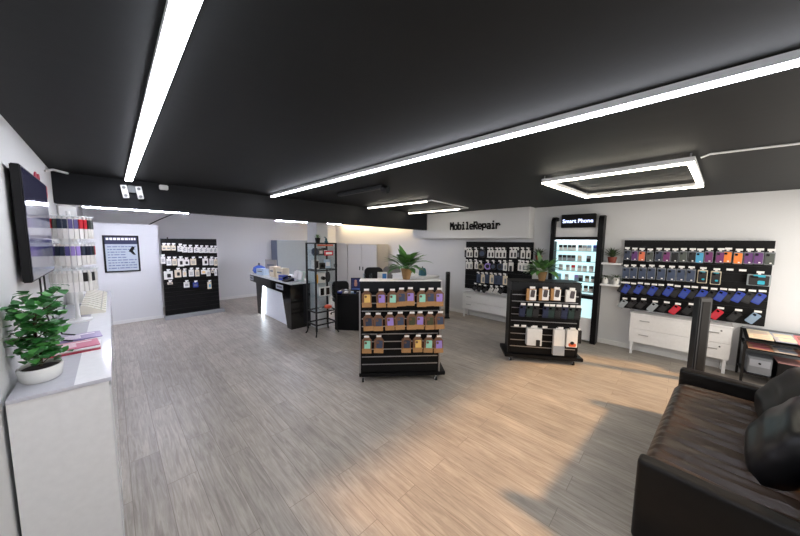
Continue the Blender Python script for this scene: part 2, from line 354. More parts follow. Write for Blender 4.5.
def spiky(name, label, loc, pot, potm, n=26, L=.2, seed=1, leafm=LEAFD, wdt=.028, cat='plant', group=None, lift=(.35, 1.4), droop=.5):
    rnd = random.Random(seed); t = thing(name, label, cat, loc, 0, group); r, h = pot
    b = NB(); lathe(b, [(r*.75, 0), (r, h*.9), (r, h), (r*.88, h), (r*.85, h*.85)], 18); obj('pot', b, potm, t, True)
    b = NB(); lathe(b, [(r*.85, h*.84), (r*.2, h*.9)], 14); obj('soil', b, SOIL, t)
    b = NB()
    for k in range(n):
        az = 2*PI*k*.382; lf = lift[0]+(lift[1]-lift[0])*k/n
        leaf(b, (0, 0, h*.85), az, L*rnd.uniform(.75, 1.1), wdt, lf, droop*rnd.uniform(.6, 1.3), 0, 5, .3)
    obj('leaves', b, leafm, t, True, 80); return t
# small-leaved tree plant on the counter
t = thing('potted_plant', 'bushy green plant in white oval pot on the glossy counter', 'plant', (-.302, 2.385, 1.05))
t.scale = (.88, .88, .88)
b = NB(); lathe(b, [(.078, 0), (.09, .012), (.1, .075), (.096, .085), (.088, .085), (.085, .06)], 36, sx=.92, sy=1.15); obj('pot', b, WHITEP, t, True)
b = NB(); lathe(b, [(.086, .065), (.04, .078)], 30, sx=.92, sy=1.15); obj('soil', b, SOIL, t)
rnd = random.Random(3); sb = NB(); lb = NB()
tube(sb, [(0, 0, .06), (.006, .01, .16), (-.008, 0, .28), (.0, -.01, .42)], [.011, .009, .007, .004], 8)
for k in range(30):
    az = k*2.4; z0 = .085+.36*(k/30)**.9; L = rnd.uniform(.08, .15)*(1.1 if k > 8 else .95)
    d = Vector((math.cos(az)*.8, math.sin(az), 0)); p0 = Vector((0, 0, z0)); p1 = p0+d*L*.5+Vector((0, 0, .035)); p2 = p0+d*L+Vector((0, 0, rnd.uniform(.02, .11)))
    tube(sb, [p0, p1, p2], [.003, .0025, .0015], 5)
    for j in range(14):
        q = p0.lerp(p2, rnd.uniform(.35, 1.1))+Vector((rnd.uniform(-.03, .03), rnd.uniform(-.03, .03), rnd.uniform(-.03, .035)))
        leaf(lb, q, rnd.uniform(0, 2*PI), rnd.uniform(.034, .05), rnd.uniform(.042, .054), rnd.uniform(-.7, 1.2), rnd.uniform(.2, .9), rnd.choice((0, 0, 1)), 4, .15)
obj('stems', sb, STEM, t, True); obj('leaves', lb, [mat('plant_leaf_green', (44, 108, 48), .38, var=.3), mat('plant_leaf_light', (78, 148, 70), .38, var=.3)], t, True, 80)

# brochures on the counter
BRO = [('pink', (206, 110, 140)), ('purple', (120, 96, 150)), ('red', (190, 40, 70)), ('pale pink', (226, 188, 198)), ('white', (232, 230, 232))]
def brochure(label, x, y, z, rz, cn, wd=.3, dp=.21):
    t = tag(obj('brochure', box(NB(), -wd/2, wd/2, -dp/2, dp/2, 0, .006), mat('paper_'+cn.replace(' ', '_'), dict(BRO)[cn], .3, var=.2, scale=14)), label, 'brochure', 'brochures on the white counter')
    t.location = (x, y, z); t.rotation_euler = (0, 0, rz)
    b = NB()
    for k in range(4): box(b, -wd*.42, -wd*.42+wd*(.5 if k else .8), dp*(.3-.17*k)-.012, dp*(.3-.17*k)+.006, .0062, .0068)
    obj('printed_lines', b, mat('print_'+('white' if cn in ('red', 'purple', 'pink') else 'rose'), (235, 225, 230) if cn in ('red', 'purple', 'pink') else (180, 120, 140), .4), t)
    return t
brochure('red brochure at the bottom of the stack beside the plant pot', -.222, 2.83, 1.053, .05, 'red', .255, .185)
brochure('pale pink brochure second from the bottom of the stack', -.225, 2.85, 1.06, .14, 'pale pink', .25, .185)
brochure('white brochure in the middle of the stack by the plant', -.22, 2.84, 1.067, -.02, 'white', .255, .185)
brochure('pink brochure on top of the stack beside the plant pot', -.225, 2.86, 1.074, .1, 'pink', .25, .18)
brochure('purple brochure lying alone on the counter behind the stack', -.222, 3.18, 1.053, .1, 'purple', .255, .185)

# wire carousel on the counter, with hanging packs
CX, CY = -.246, 3.84
t = thing('carousel_rack', 'white wire carousel rack of hanging packs standing on the counter', 'rack', (CX, CY, 1.05))
b = NB(); lathe(b, [(.09, 0), (.09, .015), (.02, .025), (.014, .06), (.014, .98)], 20); obj('post', b, WHITE, t, True)
WIRE = mat('white_wire', (226, 230, 232), .3, .2)
TZ = (.93, .7, .47)
for z in TZ:
    b = NB()
    for rr in (.146, .055):
        tube(b, [(rr*math.cos(2*PI*k/32), rr*math.sin(2*PI*k/32), z) for k in range(33)], .0035, 5)
    for k in range(28):
        a = 2*PI*(k+.5)/28; c, s = math.cos(a), math.sin(a)
        tube(b, [(.014*c, .014*s, z), (.146*c, .146*s, z), (.151*c, .151*s, z+.018)], .0026, 5)
    obj('wire_tier', b, WIRE, t)
b = NB(); box(b, -.05, .05, -.004, .004, .94, 1.02); obj('header_card', b, WHITE, t)
def hangpack(cn, white):
    bb = NB(); box(bb, -.008, .008, -.012, .012, -.185, -.1); o = obj('hanging_pack', bb, TAG)
    bb = NB(); box(bb, -.01, .01, -.0125, .0125, -.1, -.02, bev=.002); obj('product', bb, cm(cn), o)
    bb = NB(); box(bb, -.003, .003, -.008, .008, -.02, .006); obj('hang_tab', bb, TAG, o); return o
PK = [['red', 'black', 'moss', 'red', 'moss', 'navy', 'navy', 'violet', 'violet', 'red', 'red', 'green', 'moss', 'green', 'black', 'red', 'navy', 'green', 'violet', 'black', 'red', 'moss'],
      ['dkblue', 'navy', 'dkblue', 'violet', 'navy', 'navy', 'violet', 'lavender', 'lavender', 'navy', 'dkblue', 'navy', 'black', 'red', 'red', 'dkblue', 'violet', 'navy', 'dkblue', 'lavender', 'black', 'navy'],
      ['white', 'white', 'white', 'white', 'white', 'white', 'white', 'white', 'white', 'black', 'white', 'black', 'white', 'white', 'white', 'white', 'black', 'white', 'white', 'white', 'white', 'white']]
for ti, (z, nm) in enumerate(zip(TZ, ('top', 'middle', 'lowest'))):
    for k in range(16):
        a = PI*1.0+2*PI*(k+.5)/28; wx, wy = CX+.134*math.cos(a), CY+.134*math.sin(a)
        if k > 15: continue                                     # the far side of the rack is hidden
        cn = PK[ti][k]; o = proto(('hp', cn), lambda: hangpack(cn, False))
        o.location = (wx, wy, 1.05+z-.004); o.rotation_euler = (0, 0, a)
        cname = {'dkblue': 'dark blue', 'violet': 'violet', 'moss': 'grey green'}.get(cn, cn)
        tag(o, f'{cname} hanging pack, {ORD[k]} around the {nm} tier of the wire carousel', 'hanging pack', f'packs on the {nm} carousel tier')
# row of cream sample holders
def holder():
    bb = NB(); prism_xz(bb, [(-.08, 0), (.09, 0), (.09, .018), (-.045, .088), (-.08, .088)], -.024, .024); o = obj('sample_holder', bb, CREAM)
    bb = NB()
    for s in (-.055, 0, .055): box(bb, s*.85-.014, s*.85+.014, -.018, .018, .042-.45*s*.85, .058-.45*s*.85)
    obj('sample', bb, GREYP, o); return o
for k in range(11):
    o = proto('holder', holder); o.location = (-.165, 4.12+k*.135, 1.053)
    tag(o, f'cream sample holder, {ORD[k]} of the row behind the wire carousel', 'holder', 'sample holders on the counter')
for k in range(2):
    b = NB(); tube(b, [(-.375, 3.28+.18*k, 1.53), (-.365, 3.2+.18*k, 1.32), (-.33, 3.12+.18*k, 1.18), (-.295, 3.06+.18*k, 1.085), (-.23, 3.03+.18*k, 1.07)], .005, 6)
    tag(obj('cable', b, RUBBER), ['black cable hanging from the television, closer to the plant', 'black cable hanging from the television, closer to the carousel'][k], 'cable', 'television cables')

# ------------------------------------------------------------------ poster and slat panel at the back
t = thing('poster', 'black framed notice poster on the white partition', 'poster', (.155, 8.3, 1.475))
b = NB(); box(b, -.27, .27, -.025, 0, -.38, .38, bev=.004); obj('frame', b, BLACKM, t)
b = NB(); box(b, -.24, .24, -.028, -.0255, -.35, .35); obj('sheet', b, mat('poster_sheet', (176, 186, 196), .3, var=.15, scale=6), t)
b = NB(); box(b, -.24, .24, -.0295, -.0281, .2, .35); obj('header_band', b, mat('poster_band', (34, 40, 74), .3), t)
b = NB(); rnd = random.Random(5)
x = -.22
while x < .2:
    wd = rnd.uniform(.02, .05); box(b, x, min(.22, x+wd), -.031, -.0296, .285, .33); x += wd+.012
obj('title', b, TAG, t)
b = NB()
for k in range(9):
    z = .15-k*.055; x = -.21
    while x < (.05 if 1 < k < 5 else .2):
        wd = rnd.uniform(.02, .08); box(b, x, min(.215, x+wd), -.0295, -.0281, z-.012, z+.006); x += wd+.014
obj('lettering', b, mat('poster_print', (104, 112, 144), .4), t)
b = NB(); prism_xz(b, [(.1, .05), (.16, .16), (.2, .13), (.17, .06), (.21, -.03), (.17, -.02), (.13, .03)], -.031, -.0281); obj('picture', b, BLACK, t)

def slat_boards(bm, s0, s1, z0, z1, d0, d1, pitch=.1):
    box(bm, s0, s1, d0+.012, d1, z0, z1, 1); z = z1
    while z > z0+.005:
        zz = max(z0, z-pitch+.008); box(bm, s0, s1, d0, d0+.013, zz, z, 0); z -= pitch
    return bm
HOOKM = mat('hook_steel', (150, 152, 156), .3, .9)
def make_hook(L, tw=.055, th=.028):
    bb = NB(); tube(bb, [(0, 0, 0), (0, -L, 0), (0, -L-.008, .012)], .004, 6); o = obj('hook', bb, HOOKM)
    bb = NB(); box(bb, -tw/2, tw/2, -L-.014, -L-.010, .0, th); obj('price_tag', bb, TAG, o); return o
def hooks(root, pts, L, tw=.055, th=.028, d0=0):
    for s, z in pts:
        o = proto(('hook', L, tw), lambda: make_hook(L, tw, th)); o.parent = root; o.location = (s, d0, z)

def case_pack(cn, wd=.086, h=.165, rim='grey', dot=False):
    bb = NB(); slab(bb, wd, h, .014, .008); o = obj('phone_case_pack', bb, mat('clear_pack_'+rim, COL[rim], .15, var=.1))
    bb = NB(); slab(bb, wd*.84, h*.86, .012, .012, 0, -.01, -.004); cs = obj('phone_case', bb, cm(cn), o)
    bb = NB(); slab(bb, wd*.3, h*.17, .005, .006, -wd*.2, -.0185, h*.27); obj('camera_cutout', bb, BLACKG, cs)
    if dot:
        bb = NB(); slab(bb, wd*.3, wd*.24, .004, .01, wd*.1, -.0185, -h*.2); slab(bb, wd*.5, wd*.14, .004, .004, 0, -.0185, h*.37); obj('sticker', bb, mat('cyan_sticker', (40, 170, 196), .4), cs)
    else:
        bb = NB(); slab(bb, wd*.22, wd*.18, .004, .005, wd*.12, -.0185, -h*.36); obj('sticker', bb, TAG, cs)
    bb = NB(); slab(bb, .026, .03, .003, .004, 0, 0, h/2+.012); obj('hang_tab', bb, TAG, o)
    return o
def bare_case(cn, wd=.082, h=.15):
    bb = NB(); slab(bb, wd, h, .013, .014); o = obj('phone_case', bb, cm(cn, .45))
    bb = NB(); slab(bb, wd*.86, h*.5, .002, .008, 0, -.0075, -h*.12); obj('insert_card', bb, mat('insert_'+cn, tuple(int(x*.8+30) for x in COL[cn]), .3), o)
    bb = NB(); slab(bb, wd*.36, wd*.3, .004, .006, -wd*.2, -.008, h*.32); obj('camera_cutout', bb, BLACKG, o)
    return o

# slat panel between partition and office
t = thing('slat_panel', 'black slatted display panel standing beside the white partition', 'display panel', (.75, 8.1, 0))
b = slat_boards(NB(), .02, 1.07, .08, 1.8, 0, .06); obj('panel', b, [BLACK, GROOVE], t)
b = NB(); box(b, .0, 1.15, -.12, .14, 0, .075, bev=.005); obj('plinth', b, mat('grey_plinth', (150, 152, 154), .5), t)
b = NB(); tube(b, [(.14, .03, 1.8), (.14, .03, 1.83)], .012, 10); obj('peg', b, BLACKM, t)
sp1 = [(.06, 1.598, 'k'), (.136, 1.597, 'k'), (.223, 1.596, 'k'), (.341, 1.578, 'w'), (.421, 1.556, 'w'), (.524, 1.55, 'w'), (.641, 1.548, 'w'), (.738, 1.539, 'w'), (.838, 1.537, 'w'), (.939, 1.53, 'w'), (1.02, 1.529, 'w')]
sp2 = [(.03, 1.331, 35, 70), (.129, 1.285, 38, 65), (.226, 1.281, 36, 65), (.336, 1.268, 50, 80), (.438, 1.263, 50, 60), (.568, 1.27, 48, 65), (.803, 1.26, 50, 70), (.927, 1.254, 36, 70), (1.014, 1.236, 30, 70)]
sp3 = [(.104, .994, 68, 80), (.273, 1.019, 52, 75), (.394, 1.01, 30, 65), (.519, 1.013, 42, 70), (.632, 1.005, 36, 70), (.758, 1.023, 45, 45), (.853, .989, 36, 65), (.94, 1.023, 24, 35), (1.003, .983, 24, 60)]
sp4 = [(.124, .813, 40, 22), (.418, .75, 46, 55), (.587, .732, 44, 50), (.86, .691, 36, 75)]
K = .00225
def acc_pack(key, wd, h, body, pic, look):
    bb = NB(); box(bb, -wd/2, wd/2, -.012, .012, -h/2, h/2, bev=.003); o = obj('accessory_pack', bb, cm(body))
    bb = NB()
    if look == 'cable':
        tube(bb, [(wd*.3*math.sin(i*1.1)*.9-.1*wd, -.0145, h*.3-h*.6*i/10) for i in range(11)], .006, 5)
    elif look == 'device':
        slab(bb, wd*.42, h*.46, .006, .012, wd*.06, -.014, -h*.05)
    elif look == 'wide':
        box(bb, -wd*.3, wd*.3, -.016, -.012, -h*.2, h*.05)
    else:
        for q in range(3): box(bb, -wd*.32, wd*.3, -.0145, -.012, h*(.12-.16*q)-.006, h*(.12-.16*q)+.006)
    obj('printed_picture', bb, cm(pic), o)
    bb = NB(); slab(bb, .03, .03, .003, .004, 0, 0, h/2+.012); obj('hang_tab', bb, TAG, o); return o
for row, (nm, items) in enumerate((('top', sp1), ('second', sp2), ('third', sp3), ('bottom', sp4))):
    hk = []
    for i, it in enumerate(items):
        if row == 0: wd, h, body, pic, look = (.075, .11, 'cream', 'grey', 'wide') if it[2] == 'k' else (.095, .125, 'white', 'grey', 'cable')
        else:
            wd, h = it[2]*K, it[3]*K; body = 'blue' if (row, i) == (3, 2) else 'cream' if (i+row) % 3 == 0 else 'white'
            pic = 'black' if (row, i) in ((1, 3), (1, 4), (2, 0), (2, 1), (1, 6)) else 'yellow' if (row, i) in ((2, 5), (2, 2)) else 'sky' if (row, i) == (3, 3) else 'grey'
            look = 'device' if pic in ('black', 'sky') else 'lines'
        o = proto(('acc', row, i if row else it[2]), lambda: acc_pack(0, wd, h, body, pic, look))
        desc = {'black': f'{body} accessory pack with black device picture', 'yellow': f'{body} accessory pack with yellow print', 'sky': f'{body} accessory pack with pale blue print'}.get(pic, f'{body} accessory pack')
        put(o, 'SP', it[0], -.08, it[1], f'{desc}, {ORD[i]} from the partition on the {nm} row', 'accessory pack', f'accessory packs on the {nm} row of the slat panel')
        hk.append((it[0], it[1]+h/2+.02))
    hooks(t, hk, .12, .06, .03)
hooks(t, [(.7, 1.36)], .12, .06, .03)

# ------------------------------------------------------------------ reception desk
t = thing('reception_desk', 'glossy black reception desk with white lit panel', 'desk', (2.45, 6.3, 0))
# local: front faces -x ; y along
b = NB()
def prism_yz(bm, poly, x0, x1, mi=0):
    a = [bm.verts.new((x0, y, z)) for y, z in poly]; c = [bm.verts.new((x1, y, z)) for y, z in poly]; n = len(poly)
    fs = [bm.faces.new(a), bm.faces.new(c[::-1])]+[bm.faces.new((a[k], c[k], c[(k+1) % n], a[(k+1) % n])) for k in range(n)]
    for f in fs: f.material_index = mi
prism_yz(b, [(-.84, 0), (-.65, 0), (-.43, .7), (.68, .72), (.84, 0), (1.02, 0), (1.08, .74), (1.5, .76), (1.5, .91), (-.84, .91)], 0, .55)
obj('body', b, BLACKG, t)
b = NB(); box(b, .0, .62, -.86, 1.53, .91, .95, bev=.005); obj('desktop', b, WGLOSS, t)
b = NB(); prism_yz(b, [(-.62, .02), (-.41, .69), (.62, .71), (.78, .02)], .05, .08); obj('front_panel', b, mat('frosted_white_panel', (230, 234, 242), .3), t)
b = NB(); prism_yz(b, [(.83, .02), (.67, .71), (.615, .71), (.76, .02)], .015, .05); obj('led_edge', b, led('desk_led', (235, 245, 255), 5), t)
for k, (y, z, wd) in enumerate(((1.36, .835, .24), (-.32, .81, .34))):
    b = NB(); box(b, -.008, .0, y-wd/2, y+wd/2, z-.05, z+.05); s = obj('name_plate', b, mat('plate_grey', (176, 178, 190), .4), t)
    b = NB()
    for q in range(5): box(b, -.010, -.008, y-wd*.36+q*wd*.15, y-wd*.36+q*wd*.15+wd*.1, z-.018, z+.02)
    obj('lettering', b, cm('black'), s)
def on_desk(name, label, cat, y, x=2.62, group=None): return thing(name, label, cat, (x, y, .95), 0, group)
t = on_desk('storage_bag', 'rounded blue bag on the far end of the reception desk', 'bag', 7.62)
b = NB(); lathe(b, [(.03, 0), (.12, .01), (.155, .07), (.13, .15), (.06, .19), (.02, .2)], 18); obj('bag_body', b, mat('blue_fabric', (66, 96, 180), .7, var=.2), t, True)
b = NB(); tube(b, [(.0, -.05, .19), (0, -.03, .25), (0, .03, .25), (0, .05, .19)], .01, 6); obj('strap', b, cm('dkblue'), t)
def cardbox(name, label, cat, x, y, dx, dy, h, m, rz=0, group=None, print_m=None, z=.95):
    t = tag(obj(name, box(NB(), -dx/2, dx/2, -dy/2, dy/2, 0, h, bev=.003), m), label, cat, group); t.location = (x, y, z); t.rotation_euler = (0, 0, rz)
    b = NB(); box(b, -dx/2-.003, -dx/2, -dy*.32, dy*.32, h*.5, h*.66); obj('printed_lines', b, print_m or GREYP, t); return t
cardbox('notice_card', 'grey notice card standing at the back of the reception desk', 'card', 2.85, 7.45, .03, .4, .34, mat('warm_grey_card', (170, 164, 158), .6), .3)
cardbox('box', 'pale blue box with white lid beside the blue bag', 'box', 2.55, 7.2, .14, .3, .15, mat('pale_blue_card', (186, 204, 222), .5), .2)
cardbox('box', 'cream box on the desk, closer to the pale blue box', 'box', 2.62, 6.62, .16, .24, .24, cm('cream'), 0)
cardbox('box', 'cream box on the desk, closer to the small blue carton', 'box', 2.66, 6.3, .16, .26, .22, cm('cream'), .15)
cardbox('carton', 'small bright blue carton at the front edge of the reception desk', 'carton', 2.52, 5.95, .12, .16, .11, cm('blue'), .2)
for lab, y, m in (('white leaflet holder with curled top beside the blue carton', 5.78, WHITE), ('pale green leaflet holder at the near end of the reception desk', 5.58, mat('pale_green_card', (200, 216, 208), .5))):
    t = on_desk('leaflet_holder', lab, 'holder', y, 2.72)
    b = NB(); prism_xz(b, [(-.06, 0), (.06, 0), (.02, .02), (.07, .2), (.05, .2), (-.02, .02)], -.1, .1); obj('holder_body', b, m, t)
    b = NB(); prism_xz(b, [(.005, .03), (.045, .19), (.03, .19), (-.01, .03)], -.08, .08); s = obj('leaflet', b, TAG, t); s.location = (-.02, 0, 0)
t = on_desk('desk_phone', 'black desk phone in front of the white leaflet holder', 'phone', 5.72, 2.52)
b = NB(); prism_xz(b, [(-.09, 0), (.09, 0), (.09, .07), (-.09, .02)], -.09, .09); obj('base', b, BLACK, t)
b = NB(); tube(b, [(-.08, .06, .05), (0, .06, .085), (.09, .06, .09)], .018, 8); obj('handset', b, BLACK, t)

# ------------------------------------------------------------------ glass display shelf with its goods
GX0, GX1, GY0, GY1 = 2.59, 3.02, 4.71, 5.04
t = thing('glass_shelf', 'tall black metal display shelf with clear glass shelves', 'shelf', ((GX0+GX1)/2, (GY0+GY1)/2, 0))
hx, hy = (GX1-GX0)/2, (GY1-GY0)/2
for sx in (-1, 1):
    for sy in (-1, 1):
        b = NB(); box(b, sx*hx-.014, sx*hx+.014, sy*hy-.014, sy*hy+.014, .1, 1.75)
        tube(b, [(sx*hx, sy*hy, .12), (sx*(hx+.008), sy*(hy+.008), .05), (sx*(hx+.03), sy*(hy+.03), .008)], [.013, .012, .014], 8); obj('post', b, BLACKM, t)
for z in (.22, .46, 1.24, 1.74):
    obj('rail_frame', (lambda q: (box(q, -hx, hx, -hy-.01, -hy+.01, z-.012, z+.012), box(q, -hx, hx, hy-.01, hy+.01, z-.012, z+.012), box(q, -hx-.01, -hx+.01, -hy, hy, z-.012, z+.012), box(q, hx-.01, hx+.01, -hy, hy, z-.012, z+.012), q)[-1])(NB()), BLACKM, t)
SHZ = (.46, .72, .97, 1.24, 1.49)
for z in SHZ:
    b = NB(); box(b, -hx+.012, hx-.012, -hy+.012, hy-.012, z+.012, z+.02); obj('glass_plate', b, GLASS, t)
for nm, dims in (('side_glass', (-hx-.003, -hx+.003, -hy+.014, hy-.014)), ('side_glass', (hx-.003, hx+.003, -hy+.014, hy-.014)), ('back_glass', (-hx+.014, hx-.014, hy-.003, hy+.003))):
    b = NB(); box(b, *dims, .48, 1.728); obj(nm, b, GLASS, t)
def gs(name, label, cat, x, z, w_, h, d, m, y=0, shape='box', extra=None, rz=0):
    zz = z+.0205; b = NB()
    if shape == 'box': box(b, -w_/2, w_/2, -d/2, d/2, 0, h, bev=.004)
    else: lathe(b, [(w_*.3, 0), (w_/2, h*.25), (w_/2, h*.7), (w_*.3, h)], 16)
    o = tag(obj(name, b, m, None, shape != 'box'), label, cat, None); o.location = (GX0+hx+x, GY0+hy+y, zz); o.rotation_euler = (0, 0, rz)
    b = NB()
    if extra == 'lens': tube(b, [(0, -d/2, h*.5), (0, -d/2-.05, h*.5)], min(w_, h)*.28, 14); obj('lens', b, BLACKG, o)
    elif extra == 'label': box(b, -w_*.35, w_*.35, -d/2-.002, -d/2, h*.25, h*.7); obj('front_label', b, TAG if m is not TAG else cm('black'), o)
    elif extra == 'screen': box(b, -w_*.38, w_*.38, -d/2-.003, -d/2, h*.1, h*.9); obj('screen', b, BLACKG, o)
    else: b.free()
    return o
gs('speaker', 'round navy speaker on the highest glass shelf', 'speaker', -.13, SHZ[4], .13, .14, .15, cm('navy'), shape='round')
gs('gadget_box', 'grey green gadget box on the highest glass shelf', 'box', .0, SHZ[4], .1, .13, .08, cm('moss'), extra='label', y=.05)
gs('gadget_box', 'black gadget box beside the red sign in the glass shelf', 'box', .11, SHZ[4], .1, .14, .08, cm('black'), extra='label', y=.07)
gs('sale_card', 'red card with white lettering at the front of the glass shelf', 'card', .1, SHZ[4]+.0, .19, .09, .01, cm('red'), y=-.1, extra='label')
gs('banner_card', 'orange strip card along the top of the glass shelf', 'card', .02, SHZ[4]+.165, .33, .03, .006, mat('orange_card', (216, 110, 80), .5), y=-.12).location.z = 1.69
gs('white_box', 'white box on the second glass shelf near the column side', 'box', -.13, SHZ[3], .11, .17, .1, cm('white'), extra='screen')
gs('camera', 'black camera with lens on the second glass shelf', 'camera', 0, SHZ[3], .12, .11, .08, cm('black'), extra='lens')
gs('tablet_box', 'pale blue tablet box on the second glass shelf', 'box', .125, SHZ[3], .12, .17, .05, mat('pale_blue_card', (186, 204, 222), .5), extra='label')
gs('bottle', 'yellow bottle on the third glass shelf', 'bottle', -.13, SHZ[2], .05, .17, .05, mat('amber_yellow', (214, 160, 44), .4), shape='round', y=-.05)
gs('headphones_box', 'black headphones box with lens mark on the third glass shelf', 'box', -.02, SHZ[2], .13, .19, .09, cm('white'), extra='lens', y=-.02)
gs('headset', 'black headset stand on the third glass shelf', 'headset', .13, SHZ[2], .1, .2, .09, cm('black'), shape='round')
gs('phone_box', 'white phone box with black screen, fourth glass shelf, column side', 'box', -.04, SHZ[1], .1, .17, .05, cm('white'), extra='screen', y=-.06)
gs('phone_box', 'white phone box with black screen, fourth glass shelf, desk side', 'box', .08, SHZ[1], .1, .17, .05, cm('white'), extra='screen', y=-.06)
gs('game_pad', 'orange red toy on the lowest glass shelf', 'toy', .1, SHZ[0], .15, .07, .1, mat('orange_red_plastic', (216, 92, 66), .4), shape='round', y=-.05)
gs('adapter', 'dark adapter on the lowest glass shelf', 'adapter', -.05, SHZ[0], .08, .04, .06, cm('grey'), extra='label')
spiky('potted_succulent', 'small green succulent in black pot on the glass shelf', (2.72, 4.85, 1.752), (.05, .09), BLACK, 22, .1, 4, LEAFL, .016)
t = thing('figurine', 'small teal figurine standing on the glass shelf top', 'figurine', (2.9, 4.85, 1.752))
b = NB(); lathe(b, [(.03, 0), (.035, .02), (.018, .04), (.022, .07), (.01, .085)], 14); obj('figure_body', b, cm('teal'), t, True)
b = NB(); tube(b, [(0, 0, .07), (-.03, 0, .11), (-.05, 0, .1)], [.01, .008, .005], 6); obj('figure_arm', b, cm('teal'), t)

# black pod desk with small goods
t = thing('pod_desk', 'black desk with small goods beside the glass shelf', 'desk', (3.07, 4.86, 0), -.893)
b = NB(); box(b, 0, .53, 0, .5, 0, .72, bev=.012); obj('body', b, BLACK, t)
b = NB(); box(b, -.01, .54, -.012, .51, .72, .75, bev=.008); obj('desktop', b, BLACKG, t)
t = thing('photo_display', 'upright advert display with portrait on the black desk', 'display', (3.529, 4.768, .75), -.75)
b = NB(); box(b, -.1, .1, -.04, .04, 0, .012); obj('stand', b, BLACKM, t)
b = NB(); box(b, -.1, .1, -.012, .012, .012, .28, bev=.004); obj('casing', b, BLACK, t)
b = NB(); box(b, -.09, .09, -.0145, -.0122, .03, .27); obj('picture', b, mat('advert_picture', (54, 60, 110), .2, var=.3, scale=12), t)
b = NB(); slab(b, .06, .09, .003, .02, .0, -.016, .15); slab(b, .05, .05, .003, .02, .0, -.016, .215); obj('portrait', b, mat('portrait_pink', (190, 140, 130), .4), t)
b = NB(); box(b, -.085, .085, -.0165, -.0146, .035, .06); obj('caption_band', b, mat('advert_blue', (90, 120, 200), .4), t)
for k, (x, y, cn, lab) in enumerate(((3.198, 4.86, 'blue', 'small blue pack lying on the black desk'), (3.27, 4.739, 'white', 'small white pack lying on the black desk'), (3.361, 4.658, 'ice', 'pale blue pack lying on the black desk'), (3.398, 4.931, 'grey', 'small grey pack lying on the black desk behind the others'), (3.435, 4.55, 'black', 'small black pack at the desk corner by the kraft gondola'))):
    o = tag(obj('accessory_pack', box(NB(), -.045, .045, -.03, .03, 0, .03, bev=.004), cm(cn)), lab, 'accessory pack', 'small packs on the black desk'); o.location = (x, y, .75); o.rotation_euler = (0, 0, k*.5)
    obj('front_label', box(NB(), -.03, .03, -.018, .018, .03, .032), TAG, o)

# ------------------------------------------------------------------ office behind
def cupboard(label, loc, rz, wd, dp, h, doors, m, dm):
    t = thing('cupboard', label, 'cupboard', loc, rz); b = NB(); box(b, 0, wd, 0, dp, 0, h); obj('body', b, m, t)
    for k in range(doors):
        b = NB(); box(b, wd*k/doors+.005, wd*(k+1)/doors-.005, -.02, 0, .06, h-.01, bev=.003); d = obj('door', b, dm, t)
        b = NB(); xx = wd*(k+1)/doors-.08 if k % 2 == 0 else wd*k/doors+.08
        box(b, xx-.02, xx+.02, -.035, -.02, h*.5, h*.5+.12, bev=.004); obj('handle', b, BLACK, d)
    return t
GREYC = mat('grey_cupboard_paint', (150, 158, 160), .5); BEIGEC = mat('greige_cupboard_paint', (184, 180, 172), .5)
cupboard('grey metal cupboard against the back wall behind the reception desk', (3.68, 9.1, 0), 0, 1.1, .45, 1.78, 1, mat('blue_grey_side', (128, 140, 164), .5), GREYC)
cupboard('beige double door cupboard in the office, beside the plain white wall', (5.65, 8.05, 0), -PI/2, 1.5, .45, 1.69, 2, BEIGEC, BEIGEC)
cupboard('beige cupboard in the office corner, further from the plain wall', (5.65, 9.5, 0), -PI/2, 1.4, .45, 1.69, 2, BEIGEC, BEIGEC)
def chair(label, loc, rz, m):
    t = thing('office_chair', label, 'chair', loc, rz, None)
    b = NB(); box(b, -.24, .24, -.24, .24, .44, .52, bev=.03); obj('seat', b, m, t, True)
    b = NB(); prism_xz(b, rrect(.5, .52, .12, 5), .2, .27); b2 = obj('backrest', b, m, t, True); b2.location = (0, 0, .82)
    b = NB(); tube(b, [(0, 0, .1), (0, 0, .45)], .025, 10); tube(b, [(0, .2, .46), (0, .27, .6), (0, .27, .75)], .02, 8); obj('column', b, BLACKM, t)
    for k in range(5):
        a = 2*PI*k/5; b = NB(); tube(b, [(0, 0, .1), (.28*math.cos(a), .28*math.sin(a), .06)], [.025, .015], 8); l = obj('leg', b, BLACKM, t)
        b = NB(); lathe(b, [(.02, 0), (.025, .025), (.02, .05)], 10, (.28*math.cos(a), .28*math.sin(a), 0)); obj('caster', b, RUBBER, l)
    return t
FABB = mat('black_fabric', (26, 26, 28), .9); FABG = mat('grey_fabric', (126, 122, 120), .9)
chair('black office chair behind the kraft pack gondola', (5.1, 6.12, 0), 2.6, FABB)
chair('grey office chair partly hidden by the potted plant', (5.72, 5.95, 0), 2.3, FABG)
chair('black office chair behind the black pod desk', (3.86, 5.85, 0), 2.6, FABB).scale = (.78, .78, .78)
t = thing('sideboard', 'white sideboard with teal kettle in the office', 'cabinet', (5.35, 4.75, 0))
b = NB(); box(b, -.25, .25, -.55, .55, .0, .93); obj('body', b, WHITE, t); b = NB(); box(b, -.27, .27, -.57, .57, .93, .96, bev=.004); obj('cabinet_top', b, WHITE, t)
for s in (-1, 1):
    b = NB(); box(b, -.27, -.25, s*.28-.26, s*.28+.26, .1, .9, bev=.004); d = obj('door', b, WHITE, t); b = NB(); box(b, -.285, -.27, s*.05-.01, s*.05+.01, .6, .75); obj('handle', b, ALU, d)
t = thing('kettle', 'teal kettle with dark handle on the white sideboard', 'kettle', (5.35, 4.5, .96), .7)
b = NB(); lathe(b, [(.09, 0), (.1, .02), (.085, .14), (.065, .18), (.02, .19)], 20); obj('kettle_body', b, cm('teal', .25), t, True)
